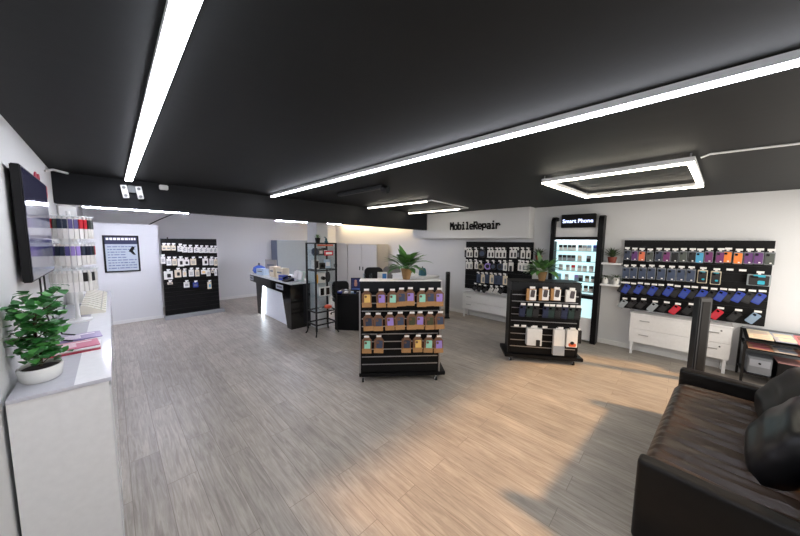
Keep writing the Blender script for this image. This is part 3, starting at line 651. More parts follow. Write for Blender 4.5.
b = NB(); tube(b, [(.07, 0, .17), (.13, 0, .2), (.15, 0, .12), (.1, 0, .04)], .014, 8); obj('handle', b, BLACK, t)
b = NB(); tube(b, [(-.07, 0, .12), (-.13, 0, .17)], [.025, .012], 8); obj('spout', b, cm('teal', .25), t)
t = thing('office_desk', 'white office desk behind the kraft pack gondola', 'desk', (4.6, 5.4, 0), -.7)
b = NB(); box(b, -.42, .42, -.24, .24, .72, .75, bev=.004); obj('tabletop', b, WHITE, t)
for sx in (-1, 1):
    for sy in (-1, 1): b = NB(); box(b, sx*.38-.02, sx*.38+.02, sy*.2-.02, sy*.2+.02, 0, .72); obj('leg', b, ALU, t)
o = tag(obj('box', box(NB(), -.12, .12, -.1, .1, 0, .26, bev=.004), WHITE), 'white box with blue print on the white office desk', 'box'); o.location = (4.74, 5.3, .75); o.rotation_euler = (0, 0, -.7)
obj('blue_print', box(NB(), .0, .1, -.103, -.1, .12, .24), mat('print_blue', (60, 130, 200), .4), o)
for k in range(2):
    b = NB(); lathe(b, [(.03, 0), (.036, .1), (.036, .24), (.031, .24), (.03, .01)], 14); o = tag(obj('water_glass', b, GLASS, None, True), ['glass on the office desk nearer the black chair', 'glass on the office desk nearer the white box'][k], 'glass'); o.location = (4.38+.12*k, 5.56-.1*k, .75)

# ------------------------------------------------------------------ gondolas
def gondola(label, fr, W, H, D, zs, white_top):
    ox, oy, a = FR[fr]; t = thing('display_gondola', label, 'display stand', (ox, oy, 0), a)
    b = NB(); box(b, 0, W, .012, D, .12, H); obj('body', b, [BLACK], t)
    b = NB(); edges = [.13]+list(zs)+[H-.12]
    for i in range(len(edges)-1): box(b, .015, W-.015, 0, .013, edges[i]+.006, edges[i+1]-.006)
    obj('slat_boards', b, BLACK, t)
    for z in zs:
        b = NB(); box(b, .015, W-.015, -.003, .012, z-.006, z+.006); obj('aluminium_strip', b, ALU, t)
    b = NB(); box(b, -.005, W+.005, -.012, D+.012, H-.12, H, bev=.003); obj('fascia', b, mat('fascia_black', (17, 20, 25), .4, spec=.3), t)
    b = NB(); box(b, -.012, W+.012, -.02, D+.02, H, H+.014, bev=.003); obj('top', b, WHITE if white_top else BLACK, t)
    for s, e in ((-.018, 0), (W, W+.018)):
        b = NB(); box(b, s, e, -.004, .03, .12, H-.12); obj('edge_trim', b, ALU if white_top else BLACKM, t)
    b = NB(); box(b, -.02 if white_top else -.06, W+.09, -.01 if white_top else -.04, D+(.36 if white_top else .1), .07, .12, bev=.006); obj('deck', b, BLACK, t)
    for sx in (.03, W-.03):
        for sy in (.01, D+(.27 if white_top else .0)):
            b = NB(); box(b, sx-.012, sx+.012, sy-.02, sy+.02, .045, .07); c = obj('caster', b, CHROME, t)
            b = NB(); tube(b, [(sx-.012, sy-.01, .03), (sx+.012, sy-.01, .03)], .03, 14); obj('wheel', b, RUBBER, c)
            b = NB(); tube(b, [(sx-.0145, sy-.01, .03), (sx+.0145, sy-.01, .03)], .014, 10); obj('hub', b, TAG, c)
    return t
ZS1 = [.234+.0985*k for k in range(10)]
G1 = gondola('black wheeled display gondola with white top holding kraft phone case packs', 'G1', 1.0, 1.3, .13, ZS1, True)
G2 = gondola('black wheeled display gondola with white boxes on its lower rows', 'G2', .94, 1.21, .31, ZS1[:-1], False)
def kraft_pack(cn):
    wd, h = .12, .2
    bb = NB(); prism_xz(bb, [(-wd*.48, -h/2), (wd*.48, -h/2), (wd*.5, h*.3), (wd*.3, h*.42), (wd*.22, h*.5), (-wd*.22, h*.5), (-wd*.3, h*.42), (-wd*.5, h*.3)], -.012, .012); o = obj('kraft_pack', bb, POUCH)
    bb = NB(); slab(bb, wd*.62, h*.56, .008, .01, wd*.06, -.016, .0); cs = obj('phone_case', bb, cm(cn), o)
    bb = NB(); slab(bb, wd*.24, wd*.24, .004, .012, -wd*.1, -.0215, h*.16); obj('camera_cutout', bb, POUCH, cs)
    bb = NB(); box(bb, -wd*.49, wd*.49, -.024, .014, -h/2, -h*.2, bev=.003); obj('card_band', bb, KRAFT, o)
    bb = NB(); slab(bb, .035, .035, .003, .005, 0, 0, h*.54); obj('hang_tab', bb, KRAFT, o); return o
KN = dict(y='yellow', l='lavender', m='mint', s='slate', n='navy', o='olive')
g1r1 = [(.08, 1.091, 'y'), (.254, 1.09, 'l'), (.39, 1.089, 'm'), (.5, 1.103, 's'), (.607, 1.109, 'l'), (.753, 1.094, 'm'), (.86, 1.101, 's'), (.966, 1.1, 'l')]
g1r2 = [(.097, .798, 'n'), (.22, .797, 's'), (.362, .802, 'l'), (.487, .808, 's'), (.632, .806, 'o'), (.73, .812, 'l'), (.859, .803, 'o'), (.984, .809, 's')]
g1r3 = [(.08, .514, 'm'), (.229, .518, 's'), (.57, .512, 'n'), (.712, .517, 'y'), (.849, .507, 'm'), (.975, .504, 'l')]
for nm, items in (('top', g1r1), ('middle', g1r2), ('bottom', g1r3)):
    for i, (s, z, c) in enumerate(items):
        o = proto(('kp', c), lambda: kraft_pack(KN[c]))
        put(o, 'G1', s, -.07-.006*(i % 2), z, f'kraft pack with {KN[c]} phone case, {ORD[i]} from the desk end of the {nm} row', 'phone case pack', f'kraft packs on the {nm} row', random.uniform(-.05, .05))
    hooks(G1, [(s, z+.112) for s, z, c in items], .11, .06, .024)
def card_pack(body):
    wd, h = .13, .17
    bb = NB(); box(bb, -wd/2, wd/2, -.02, .02, -h/2, h/2, bev=.003); o = obj('phone_case_pack', bb, KRAFT if body == 'brown' else cm('white'))
    bb = NB(); box(bb, -wd*.2, wd*.48, -.023, -.02, -h*.46, h*.44); s = obj('front_card', bb, TAG, o)
    bb = NB(); slab(bb, wd*.42, h*.62, .006, .012, wd*.12, -.026, .02, 0, -.12); obj('phone_case', bb, mat('smoky_case', (70, 62, 66), .4), s)
    bb = NB(); slab(bb, .035, .035, .003, .005, 0, 0, h*.54); obj('hang_tab', bb, TAG, o); return o
for i, (s, z) in enumerate([(.305, 1.043), (.476, 1.051), (.632, 1.057), (.83, 1.046)]):
    bd = 'brown' if i < 3 else 'white'; o = proto(('cp', bd), lambda: card_pack(bd))
    put(o, 'G2', s-.048, -.08, z, f'{bd} boxed smoky phone case, {ORD[i]} along the top gondola row', 'phone case pack', 'boxed cases on the top row of the box gondola')
hooks(G2, [(.257, 1.14), (.428, 1.14), (.584, 1.14), (.782, 1.14)], .12, .072, .03)
g2r2 = [(.191, .771, 'dkblue'), (.287, .777, 'green'), (.376, .781, 'black'), (.509, .789, 'dkblue'), (.584, .799, 'green'), (.671, .804, 'black'), (.758, .809, 'dkblue'), (.85, .814, 'green'), (.93, .818, 'black')]
for i, (s, z, c) in enumerate(g2r2):
    o = proto(('bc2', c), lambda: bare_case(c, .085, .17)); put(o, 'G2', s-.048, -.1, .8, f'{c.replace("dkblue", "dark blue")} wallet case, {ORD[i]} along the middle gondola row', 'phone case', 'wallet cases on the middle row of the box gondola', .06)
hooks(G2, [(s-.048, .893) for s, z, c in g2r2], .12, .066, .032)
def big_box(name, label, s, z, wd, h, dp, cat='box', m=None):
    b = NB(); box(b, -wd/2, wd/2, -dp, dp, -h/2, h/2, bev=.004); o = obj(name, b, m or cm('white')); return put(o, 'G2', s, -.03-dp, z, label, cat, None)
o = big_box('boxed_charger', 'large white box with small phone picture on the gondola lower row', .325, .42, .205, .25, .045)
b = NB(); slab(b, .055, .09, .004, .01, .05, -.047, -.08); obj('printed_picture', b, cm('black'), o); obj('hang_tab', slab(NB(), .09, .03, .004, .005, 0, 0, .14), TAG, o)
o = big_box('boxed_charger', 'tall white box with grey lower band on the gondola lower row', .672, .355, .15, .38, .03)
b = NB(); box(b, -.075, .075, -.033, -.03, -.19, -.05); obj('grey_band', b, mat('band_grey', (150, 158, 168), .4), o); obj('hang_tab', slab(NB(), .09, .03, .004, .005, 0, 0, .195), TAG, o)
o = big_box('boxed_cable', 'white box with orange and black picture hanging on the gondola edge', .832, .43, .145, .25, .04)
b = NB(); slab(b, .1, .05, .004, .02, .005, -.042, -.09); obj('orange_print', b, mat('print_orange', (222, 104, 60), .4), o); b = NB(); slab(b, .05, .045, .004, .02, .0, -.046, -.06); obj('black_print', b, cm('black'), o)
o = big_box('boxed_cable', 'narrow black pack at the end of the gondola lower row', .94, .45, .06, .19, .02, 'pack', cm('black')); obj('hang_tab', slab(NB(), .03, .03, .003, .005, 0, 0, .11), TAG, o)
hooks(G2, [(.07, .565), (.17, .565), (.325, .565), (.46, .565), (.672, .565), (.832, .565)], .1, .066, .03)
p = at('G1', .575, .065, 1.314); lily('leafy potted plant in woven pot on the kraft pack gondola', p, .98, 2, 64)
p = at('G2', .46, .15, 1.224); lily('leafy potted plant in woven pot on the white box gondola', p, .95, 9, 60)

# ------------------------------------------------------------------ right wall: boards, dressers, shelves, tower
def board(label, fr, W, z0, z1):
    ox, oy, a = FR[fr]; t = thing('display_board', label, 'display board', (ox, oy, 0), a)
    obj('panel', slat_boards(NB(), 0, W, z0, z1, 0, .03, .115), [BLACK, GROOVE], t); return t
RB = board('wide black slatted wall board of phone cases above the long dresser', 'RB', 1.56, .7, 1.85)
MB = board('black slatted wall board under the bulkhead lettering', 'MB', 1.58, .66, 1.8)
rb1 = [(.06, 1.608, 'navy'), (.156, 1.601, 'purple'), (.246, 1.597, 'coral'), (.345, 1.593, 'moss'), (.447, 1.606, 'navy'), (.537, 1.602, 'plum'), (.627, 1.601, 'black'), (.717, 1.61, 'moss'), (.81, 1.61, 'black'), (.887, 1.606, 'sky'), (.978, 1.617, 'plum'), (1.084, 1.617, 'plum'), (1.152, 1.625, 'orange'), (1.248, 1.614, 'orange'), (1.34, 1.618, 'purple'), (1.423, 1.622, 'purple'), (1.515, 1.619, 'moss')]
rb2 = [(.063, 1.309), (.16, 1.318), (.272, 1.322), (.381, 1.329), (.496, 1.328), (.61, 1.328), (.714, 1.332), (.817, 1.334), (.936, 1.33), (1.066, 1.324)]
rb3 = [(.025, 1.042, 'k'), (.081, 1.043, 'b'), (.158, 1.039, 'k'), (.242, 1.055, 'b'), (.326, 1.052, 'k'), (.411, 1.052, 'b'), (.49, 1.055, 'k'), (.591, 1.068, 'b'), (.672, 1.058, 'k'), (.77, 1.061, 'b'), (.851, 1.065, 'k'), (.948, 1.066, 'b'), (1.041, 1.062, 'k'), (1.129, 1.072, 'b'), (1.207, 1.071, 'k'), (1.29, 1.083, 'b'), (1.382, 1.081, 'k'), (1.467, 1.087, 'b')]
rb4 = [(.054, .782, 'silver'), (.168, .795, 'black'), (.291, .807, 'black'), (.429, .789, 'silver'), (.562, .799, 'black'), (.686, .795, 'red'), (.829, .815, 'black'), (1.114, .806, 'red'), (1.277, .806, 'black'), (1.442, .815, 'ice')]
CN = dict(moss='grey green', sky='sky blue', plum='plum', ice='ice blue')
for i, (s, z, c) in enumerate(rb1):
    o = proto(('cpk', c), lambda: case_pack(c)); put(o, 'RB', s, -.1-.008*(i % 2), z, f'{CN.get(c, c)} phone case pack, {ORD[i]} from the plant shelves on the top row', 'phone case pack', 'case packs on the top row of the wide wall board')
hooks(RB, [(s, z+.1) for s, z, c in rb1], .14, .064, .027)
for i, (s, z) in enumerate(rb2):
    c = 'slate' if i < 8 else 'black'; o = proto(('cpk2', c), lambda: case_pack(c, .1, .19, 'grey' if c == 'slate' else 'cream', c == 'black'))
    put(o, 'RB', s, -.1-.008*(i % 2), z, f'{"slate blue" if i < 8 else "black"} phone case pack, {ORD[i]} from the plant shelves on the second row', 'phone case pack', 'case packs on the second row of the wide wall board')
o = case_pack('black', .2, .15, 'silver', True); o.name = 'tablet_case_pack'; put(o, 'RB', 1.45, -.1, 1.33, 'wide black tablet case pack at the end of the second row', 'tablet case pack', None)
hooks(RB, [(s, z+.112) for s, z in rb2]+[(1.186, 1.44), (1.299, 1.44), (1.45, 1.425)], .14, .064, .027)
for i, (s, z, c) in enumerate(rb3):
    cn = 'black' if c == 'k' else 'blue'; o = proto(('bc', cn), lambda: bare_case(cn))
    put(o, 'RB', s, -.1-.01*(i % 2), z, f'{cn} phone case hanging tilted, {ORD[i]} from the plant shelves on the third row', 'phone case', 'cases on the third row of the wide wall board', .42)
hooks(RB, [(s+.02, z+.095) for s, z, c in rb3], .14, .064, .027)
for i, (s, z, c) in enumerate(rb4):
    o = proto(('bc', c), lambda: bare_case(c)); put(o, 'RB', s, -.1, z, f'{CN.get(c, c)} phone case hanging tilted, {ORD[i]} from the plant shelves on the bottom row', 'phone case', 'cases on the bottom row of the wide wall board', .55)
hooks(RB, [(s+.03, z+.09) for s, z, c in rb4], .14, .064, .027)

mb1 = [(.076, 1.51, 'k'), (.132, 1.513, 'w'), (.203, 1.515, 'w'), (.343, 1.521, 'w'), (.498, 1.531, 'round'), (.671, 1.527, 'w'), (.745, 1.53, 'w'), (.86, 1.53, 'w'), (.935, 1.533, 'w'), (1.019, 1.537, 'w'), (1.18, 1.543, 'w'), (1.254, 1.546, 'w'), (1.313, 1.548, 'k'), (1.419, 1.548, 'w'), (1.53, 1.548, 'w')]
mb2 = [(.117, 1.232, 'white'), (.218, 1.239, 'white'), (.354, 1.248, 'white'), (.482, 1.224, 'beige'), (.649, 1.246, 'lavender'), (.788, 1.25, 'black'), (.941, 1.256, 'navy'), (1.053, 1.264, 'white'), (1.18, 1.273, 'holder'), (1.374, 1.287, 'white'), (1.442, 1.282, 'white'), (1.53, 1.28, 'white')]
mb3 = [(.429, .95, 's'), (.539, .949, 'w'), (.634, .959, 's'), (.754, .959, 'w'), (.852, .958, 's'), (.959, .962, 's'), (1.064, .968, 'w')]
mb4 = [(.337, .709, 'k'), (.458, .699, 'k'), (.588, .692, 'k'), (.74, .7, 'w'), (.863, .704, 'w'), (.982, .72, 'k')]
def phone_pack(body, pic, wd=.085, h=.17):
    bb = NB(); box(bb, -wd/2, wd/2, -.012, .012, -h/2, h/2, bev=.003); o = obj('accessory_pack', bb, cm(body))
    bb = NB(); slab(bb, wd*.4, h*.55, .006, .012, wd*.12, -.014, -h*.08); obj('printed_picture', bb, cm(pic), o)
    bb = NB(); slab(bb, .03, .03, .003, .005, 0, 0, h/2+.012); obj('hang_tab', bb, TAG, o); return o
def round_case(cn, r=.085):
    bb = NB(); tube(bb, [(0, -.025, 0), (0, .025, 0)], r, 22); o = obj('earphone_case', bb, cm(cn)); bb = NB(); tube(bb, [(0, -.03, 0), (0, -.025, 0)], r*.6, 18); obj('front_disc', bb, cm('black' if cn != 'black' else 'slate'), o)
    bb = NB(); slab(bb, .03, .05, .003, .005, 0, 0, r+.015); obj('hang_tab', bb, TAG, o); return o
def holder_pack():
    bb = NB(); slab(bb, .1, .19, .02, .01); o = obj('accessory_pack', bb, cm('white')); bb = NB(); slab(bb, .05, .12, .02, .012, 0, -.015, -.04); obj('holder_window', bb, cm('black'), o); return o
for i, (s, z, c) in enumerate(mb1):
    if c == 'round': o = proto(('rc', 'black', 1), lambda: round_case('black', .1)); lab = 'round black earphone case'
    else:
        bd, pc = ('black', 'grey') if c == 'k' else ('white', 'black'); o = proto(('pp', bd, pc), lambda: phone_pack(bd, pc)); lab = f'{bd} accessory pack'
    put(o, 'MB', s, -.1-.008*(i % 2), z, f'{lab}, {ORD[i]} from the office on the top row under the lettering', 'accessory pack', 'accessory packs on the top row under the lettering')
hooks(MB, [(s, z+.115) for s, z, c in mb1], .13, .06, .03)
for i, (s, z, c) in enumerate(mb2):
    if c == 'white': o = proto(('pp', 'white', 'grey'), lambda: phone_pack('white', 'grey')); lab = 'white accessory pack'
    elif c == 'holder': o = holder_pack(); lab = 'white holder pack'
    else: o = proto(('rc', c), lambda: round_case(c, .075)); lab = f'round {c} earphone case'
    put(o, 'MB', s, -.1-.008*(i % 2), z, f'{lab}, {ORD[i]} from the office on the second row under the lettering', 'accessory pack', 'accessory packs on the second row under the lettering')
hooks(MB, [(s, z+.115) for s, z, c in mb2], .13, .06, .03)
for i, (s, z, c) in enumerate(mb3):
    bd, pc = ('slate', 'navy') if c == 's' else ('cream', 'grey'); o = proto(('pp3', bd), lambda: phone_pack(bd, pc, .1, .2))
    put(o, 'MB', s, -.1, z, f'{"slate blue" if c == "s" else "cream"} case pack, {ORD[i]} from the office on the third row under the lettering', 'phone case pack', 'case packs on the third row under the lettering')
hooks(MB, [(s, z+.125) for s, z, c in mb3], .13, .06, .03)
for i, (s, z, c) in enumerate(mb4):
    cn = 'black' if c == 'k' else 'white'; o = proto(('bc', cn), lambda: bare_case(cn))
    put(o, 'MB', s, -.1, z+.01, f'{cn} phone case hanging tilted, {ORD[i]} from the office on the bottom row', 'phone case', 'cases on the bottom row under the lettering', .5)
hooks(MB, [(s+.03, z+.1) for s, z, c in mb4], .13, .06, .03)

def dresser(label, y0, y1, z1, x0, x1):
    t = thing('dresser', label, 'dresser', ((x0+x1)/2, (y0+y1)/2, 0)); hx, hy = (x1-x0)/2, (y0-y1)/2
    b = NB(); box(b, -hx+.012, hx, -hy, hy, .2, z1-.02); obj('body', b, WHITE, t)
    b = NB(); box(b, -hx-.01, hx, -hy-.01, hy+.01, z1-.02, z1, bev=.003); obj('top', b, WHITE, t)
    zm = (.2+z1-.02)/2
    for za, zb in ((.205, zm-.004), (zm+.004, z1-.028)):
        b = NB(); box(b, -hx, -hx+.014, -hy+.004, hy-.004, za, zb, bev=.002); d = obj('drawer', b, WHITE, t)
        for s in (-1, 1):
            yy = s*(hy-.18); b = NB(); box(b, -hx-.022, -hx-.014, yy-.06, yy+.06, (za+zb)/2+.02, (za+zb)/2+.032, bev=.002)
            for q in (-.055, .055): box(b, -hx-.015, -hx+.002, yy+q-.004, yy+q+.004, (za+zb)/2+.022, (za+zb)/2+.03)
            obj('handle', b, ALU, d)
        b = NB(); tube(b, [(-hx-.003, -hy+.1, zb-.05), (-hx+.002, -hy+.1, zb-.05)], .01, 10); obj('lock', b, BLACKM, d)
    for sx in (-hx+.035, hx-.03):
        for sy in (-hy+.04, hy-.04): b = NB(); box(b, sx-.017, sx+.017, sy-.017, sy+.017, 0, .2); obj('leg', b, WHITE, t)
    return t
dresser('long white two drawer dresser under the wide phone case board', .52, -.57, .68, 5.88, 6.13)
dresser('long white two drawer dresser beneath the board with the lettering', 3.68, 2.2, .59, 5.88, 6.13)
def wshelf(label, y, z):
    o = tag(obj('wall_shelf', box(NB(), -.1, .125, -.135, .135, -.03, 0, bev=.003), WHITE), label, 'shelf', 'white wall shelves'); o.location = (6.01, y, z); return o
wshelf('white wall shelf holding the spiky plant in a red brown pot', .835, 1.465); wshelf('white wall shelf holding two white pots, below the red pot', .835, 1.1)
wshelf('white wall shelf between lettering board and phone cabinet', 2.02, 1.44)
spiky('potted_plant', 'spiky plant in red brown pot on the upper wall shelf', (5.98, .835, 1.465), (.066, .1), TERRA, 44, .19, 11, lift=(.5, 1.5))
spiky('potted_plant', 'spiky plant in red brown pot between board and phone cabinet', (5.99, 2.02, 1.44), (.068, .1), TERRA, 34, .2, 12)
spiky('potted_plant', 'drooping plant in white pot on lower wall shelf, cabinet side', (5.98, .91, 1.1), (.05, .12), WHITEP, 30, .13, 13, LEAFD, .02, lift=(.1, 1.1), droop=1.5)
spiky('potted_plant', 'drooping plant in white pot on lower wall shelf, case board side', (5.98, .76, 1.1), (.05, .12), WHITEP, 30, .13, 14, LEAFD, .02, lift=(.1, 1.1), droop=1.5)

# phone cabinet tower
t = thing('phone_cabinet', 'tall lit phone cabinet with black uprights and header sign', 'cabinet', (5.95, 1.81, 0), -PI/2)
UP = [(-.03, 0), (.18, 0), (.18, 2.275), (.06, 2.275), (.01, 2.255), (-.02, 2.2), (-.03, 2.12)]
def upright(s0, s1):
    bb = NB(); a = [bb.verts.new((s0, y, z)) for y, z in UP]; c = [bb.verts.new((s1, y, z)) for y, z in UP]; n = len(UP)
    bb.faces.new(a); bb.faces.new(c[::-1])
    for k in range(n): bb.faces.new((a[k], c[k], c[(k+1) % n], a[(k+1) % n]))
    return bb
obj('upright', upright(.0, .07), BLACK, t); obj('upright', upright(.75, .83), BLACK, t)
b = NB(); box(b, .07, .75, .15, .18, .05, 1.88); obj('back_panel', b, led('cabinet_backlight', (206, 240, 244), .42), t)
b = NB(); box(b, .07, .75, -.03, .18, 1.845, 1.905); obj('crossbar', b, BLACK, t); b = NB(); box(b, .07, .75, -.03, .18, .8, .86); obj('crossbar', b, BLACK, t)
b = NB(); box(b, .07, .75, .0, .18, .04, .45); obj('base_cabinet', b, WHITE, t)
b = NB(); box(b, .08, .74, -.0, .02, .46, .79); obj('light_panel', b, led('cabinet_panel', (200, 236, 240), .34), t)
b = NB(); box(b, .3, .54, -.004, 0, .63, .65); obj('panel_lettering', b, GREYP, t)
b = NB(); box(b, .07, .75, .05, .18, 1.905, 2.2); obj('header_board', b, WHITE, t)
b = NB(); box(b, .175, .705, -.05, .05, 2.07, 2.31, bev=.006); hs = obj('sign_box', b, BLACK, t)
l = text_mesh('sign_lettering', 'Smart Phone', .092, .002, led('sign_letters', (190, 205, 255), 1.0), hs, 'CENTER', .0016); l.rotation_euler = (PI/2, 0, 0); l.location = (.44, -.053, 2.158)
TWZ = (1.65, 1.46, 1.28, 1.10, .92)
for z in TWZ:
    b = NB(); box(b, .07, .75, -.0, .15, z-.006, z); obj('glass_plate', b, mat('green_glass_edge', (110, 160, 156), .1), t)
b = NB(); box(b, .08, .74, .0, .02, 1.83, 1.845); obj('led_bar', b, led('cabinet_led', (230, 246, 255), 3), t)
def phone_box(body, top, wd=.062, h=.11):
    bb = NB(); box(bb, -wd/2, wd/2, -.02, .02, 0, h, bev=.002); o = obj('phone_box', bb, cm(body)); bb = NB(); box(bb, -wd*.49, wd*.49, -.022, -.0195, h*.55, h*.97); obj('front_picture', bb, cm(top), o); return o
ROWS = [(0, 'top', [(.14, 'white', 'black'), (.215, 'white', 'black'), (.29, 'white', 'black'), (.36, 'white', 'black'), (.46, 'white', 'black'), (.53, 'white', 'grey'), (.6, 'white', 'ice'), (.69, 'ice', 'blue')]),
        (1, 'second', [(.14, 'silver', 'black'), (.215, 'silver', 'black'), (.29, 'silver', 'black'), (.36, 'silver', 'black'), (.46, 'white', 'cream'), (.6, 'black', 'grey')]),
        (2, 'third', [(.16, 'white', 'silver'), (.28, 'white', 'silver'), (.37, 'white', 'red'), (.47, 'white', 'silver'), (.55, 'white', 'silver'), (.65, 'white', 'silver')]),
        (3, 'fourth', [(.14, 'ice', 'sky'), (.27, 'white', 'silver'), (.43, 'ice', 'lavender'), (.5, 'black', 'grey'), (.6, 'white', 'olive'), (.69, 'white', 'teal')]),
        (4, 'bottom', [(.5, 'white', 'black'), (.59, 'white', 'black'), (.67, 'white', 'black')])]
for r, nm, its in ROWS:
    for i, (s, bd, tp) in enumerate(its):
        o = proto(('pb', bd, tp), lambda: phone_box(bd, tp)); put(o, 'TW', s+.03, .06, TWZ[r], f'{bd} phone box with {tp} front, {ORD[i]} from the lettering board side, {nm} cabinet shelf', 'phone box', f'phone boxes on the {nm} cabinet shelf')

# bulkhead lettering in blocky type
GL = {'M': ['10001', '11011', '11111', '10101', '10001', '10001', '10001'], 'o': ['00000', '00000', '01110', '10001', '10001', '10001', '01110'],
      'b': ['10000', '10000', '11110', '10001', '10001', '10001', '11110'], 'i': ['00100', '00000', '01100', '00100', '00100', '00100', '01110'],
      'l': ['01100', '00100', '00100', '00100', '00100', '00100', '01110'], 'e': ['00000', '00000', '01110', '10001', '11111', '10000', '01110'],
      'R': ['11110', '10001', '10001', '11110', '10100', '10010', '10001'], 'p': ['00000', '00000', '11110', '10001', '10001', '11110', '10000', '10000'],
      'a': ['00000', '00000', '01110', '00001', '01111', '10001', '01111'], 'r': ['00000', '00000', '10110', '11001', '10000', '10000', '10000']}
t = thing('wall_lettering', 'black block lettering MobileRepair on the white bulkhead', 'lettering', (5.87, 4.07, 2.08), -PI/2)
for k, ch in enumerate('MobileRepair'):
    b = NB(); ux, uz = .0185, .025; x0 = k*.107
    for r, row in enumerate(GL[ch]):
        for c, v in enumerate(row):
            if v == '1': box(b, x0+c*ux-.0055, x0+(c+1)*ux+.0055, -.02, 0, (6-r)*uz-.005, (7-r)*uz+.005)
    obj('letter', b, BLACK, t)

# security posts
def spost(label, loc, rz, wd, dp, h):
    t = thing('security_post', label, 'post', loc, rz)
    b = NB(); box(b, -wd/2, wd/2, -dp/2, dp/2, .02, h, bev=.012); obj('body', b, mat('dark_grey_plastic', (30, 32, 36), .45), t)
    b = NB(); box(b, -wd*.3, wd*.3, -dp/2-.006, -dp/2, .12, h-.05, bev=.002); obj('front_strip', b, BLACK, t)
    b = NB(); box(b, -wd*.65, wd*.65, -dp*.8, dp*.8, 0, .02, bev=.004); obj('base_plate', b, BLACK, t)
    return t
spost('dark security post standing between sofa and long dresser', (5.3, -.24, 0), -.9, .15, .1, 1.12)
spost('dark security post standing by the office corner of the far dresser', (5.47, 3.83, 0), -.75, .1, .06, 1.1)

# ------------------------------------------------------------------ magazine stand
t = thing('magazine_stand', 'black metal magazine stand against the wall beyond the sofa', 'stand', (5.9, -.98, 0))
hx, hy = .2, .31
for sx in (-1, 1):
    for sy in (-1, 1): b = NB(); box(b, sx*hx-.012, sx*hx+.012, sy*hy-.012, sy*hy+.012, 0, .55+.1*(sx > 0)); obj('post', b, BLACKM, t)
def shelfbm(z0, z1):
    q = NB(); v = [q.verts.new(c) for c in ((-hx, -hy, z0), (-hx, hy, z0), (hx, hy, z1), (hx, -hy, z1), (-hx, -hy, z0-.015), (-hx, hy, z0-.015), (hx, hy, z1-.015), (hx, -hy, z1-.015))]
    for f in ((0, 1, 2, 3), (7, 6, 5, 4), (0, 4, 5, 1), (1, 5, 6, 2), (2, 6, 7, 3), (3, 7, 4, 0)): q.faces.new([v[i] for i in f])
    return q
for z0, z1 in ((.57, .65), (.47, .51), (.14, .14)): obj('shelf', shelfbm(z0, z1), BLACKM, t)
b = NB(); box(b, hx-.008, hx+.012, -hy, hy, .1, .67); obj('back_panel', b, GREYP, t)
MAGC = [(214, 196, 180), (204, 150, 120), (170, 176, 190), (210, 120, 130), (226, 214, 190), (150, 100, 90)]
def magazine(label, x, y, z, rz, ci, tilt=-.19, cat='magazine', group='magazines on the black stand'):
    o = tag(obj('magazine', box(NB(), -.14, .14, -.1, .1, 0, .01), mat(f'cover_{ci}', MAGC[ci], .3, var=.25, scale=14)), label, cat, group); o.location = (x, y, z); o.rotation_euler = (0, tilt, rz)
    b = NB(); box(b, -.12, -.03, -.08, .06, .0101, .0112); box(b, .0, .1, -.07, .08, .0101, .0112); obj('cover_print', b, mat(f'cover_print_{ci}', MAGC[(ci+2) % 6], .4), o); return o
magazine('cream magazine on the stand top nearest the dresser', 5.88, -.8, .625, 0, 4); magazine('grey blue magazine on the stand top, middle', 5.89, -1.0, .6252, .1, 2); magazine('rose magazine on the stand top furthest from the dresser', 5.88, -1.18, .625, 0, 3)
magazine('tan magazine on the second tier nearest the dresser', 5.84, -.8, .487, 0, 1, -.1); magazine('pale magazine on the second tier, middle', 5.85, -1.0, .488, .05, 0, -.1); magazine('brown magazine on the second tier furthest from the dresser', 5.84, -1.18, .487, 0, 5, -.1)
t = thing('printer', 'small grey printer with drawer on the stand bottom shelf', 'printer', (5.86, -.81, .141)); b = NB(); box(b, -.13, .13, -.1, .1, 0, .22, bev=.008); obj('casing', b, mat('printer_grey', (108, 112, 118), .5), t)
b = NB(); box(b, -.137, -.13, -.085, .085, .1, .19, bev=.002); d = obj('drawer', b, mat('printer_light', (140, 144, 152), .5), t); b = NB(); tube(b, [(-.137, 0, .145), (-.145, 0, .145)], .012, 10); obj('knob', b, BLACK, d)
o = tag(obj('storage_box', box(NB(), -.13, .13, -.15, .15, 0, .2, bev=.006), BLACK), 'dark box beside the printer on the stand bottom shelf', 'box'); o.location = (5.86, -1.1, .141); obj('lid', box(NB(), -.135, .135, -.155, .155, .2, .215), mat('rose_lid', (150, 110, 108), .5), o)

# ------------------------------------------------------------------ sofa
t = thing('sofa', 'black leather sofa with thin arms in front of the window', 'sofa', (3.03, -.535, 0), -.085)
# local: front is +y, length along x ; arms at x=-.98 and +.98
def soft_box(x0, x1, y0, y1, z0, z1, bev, sub=2, wr=None):
    bm = NB(); box(bm, x0, x1, y0, y1, z0, z1)
    bmesh.ops.bevel(bm, geom=list(bm.edges), offset=bev, segments=4, affect='EDGES', profile=.6); return bm
b = soft_box(-1.0, -.9, -.5, .55, .05, .552, .03); obj('arm', b, LEATHER, t, True, 60)
b = soft_box(.86, .98, -.5, .54, .05, .552, .035); obj('arm', b, LEATHER, t, True, 60)
b = soft_box(-.9, .87, -.3, .56, .06, .3, .03); obj('base', b, LEATHER, t, True, 60)
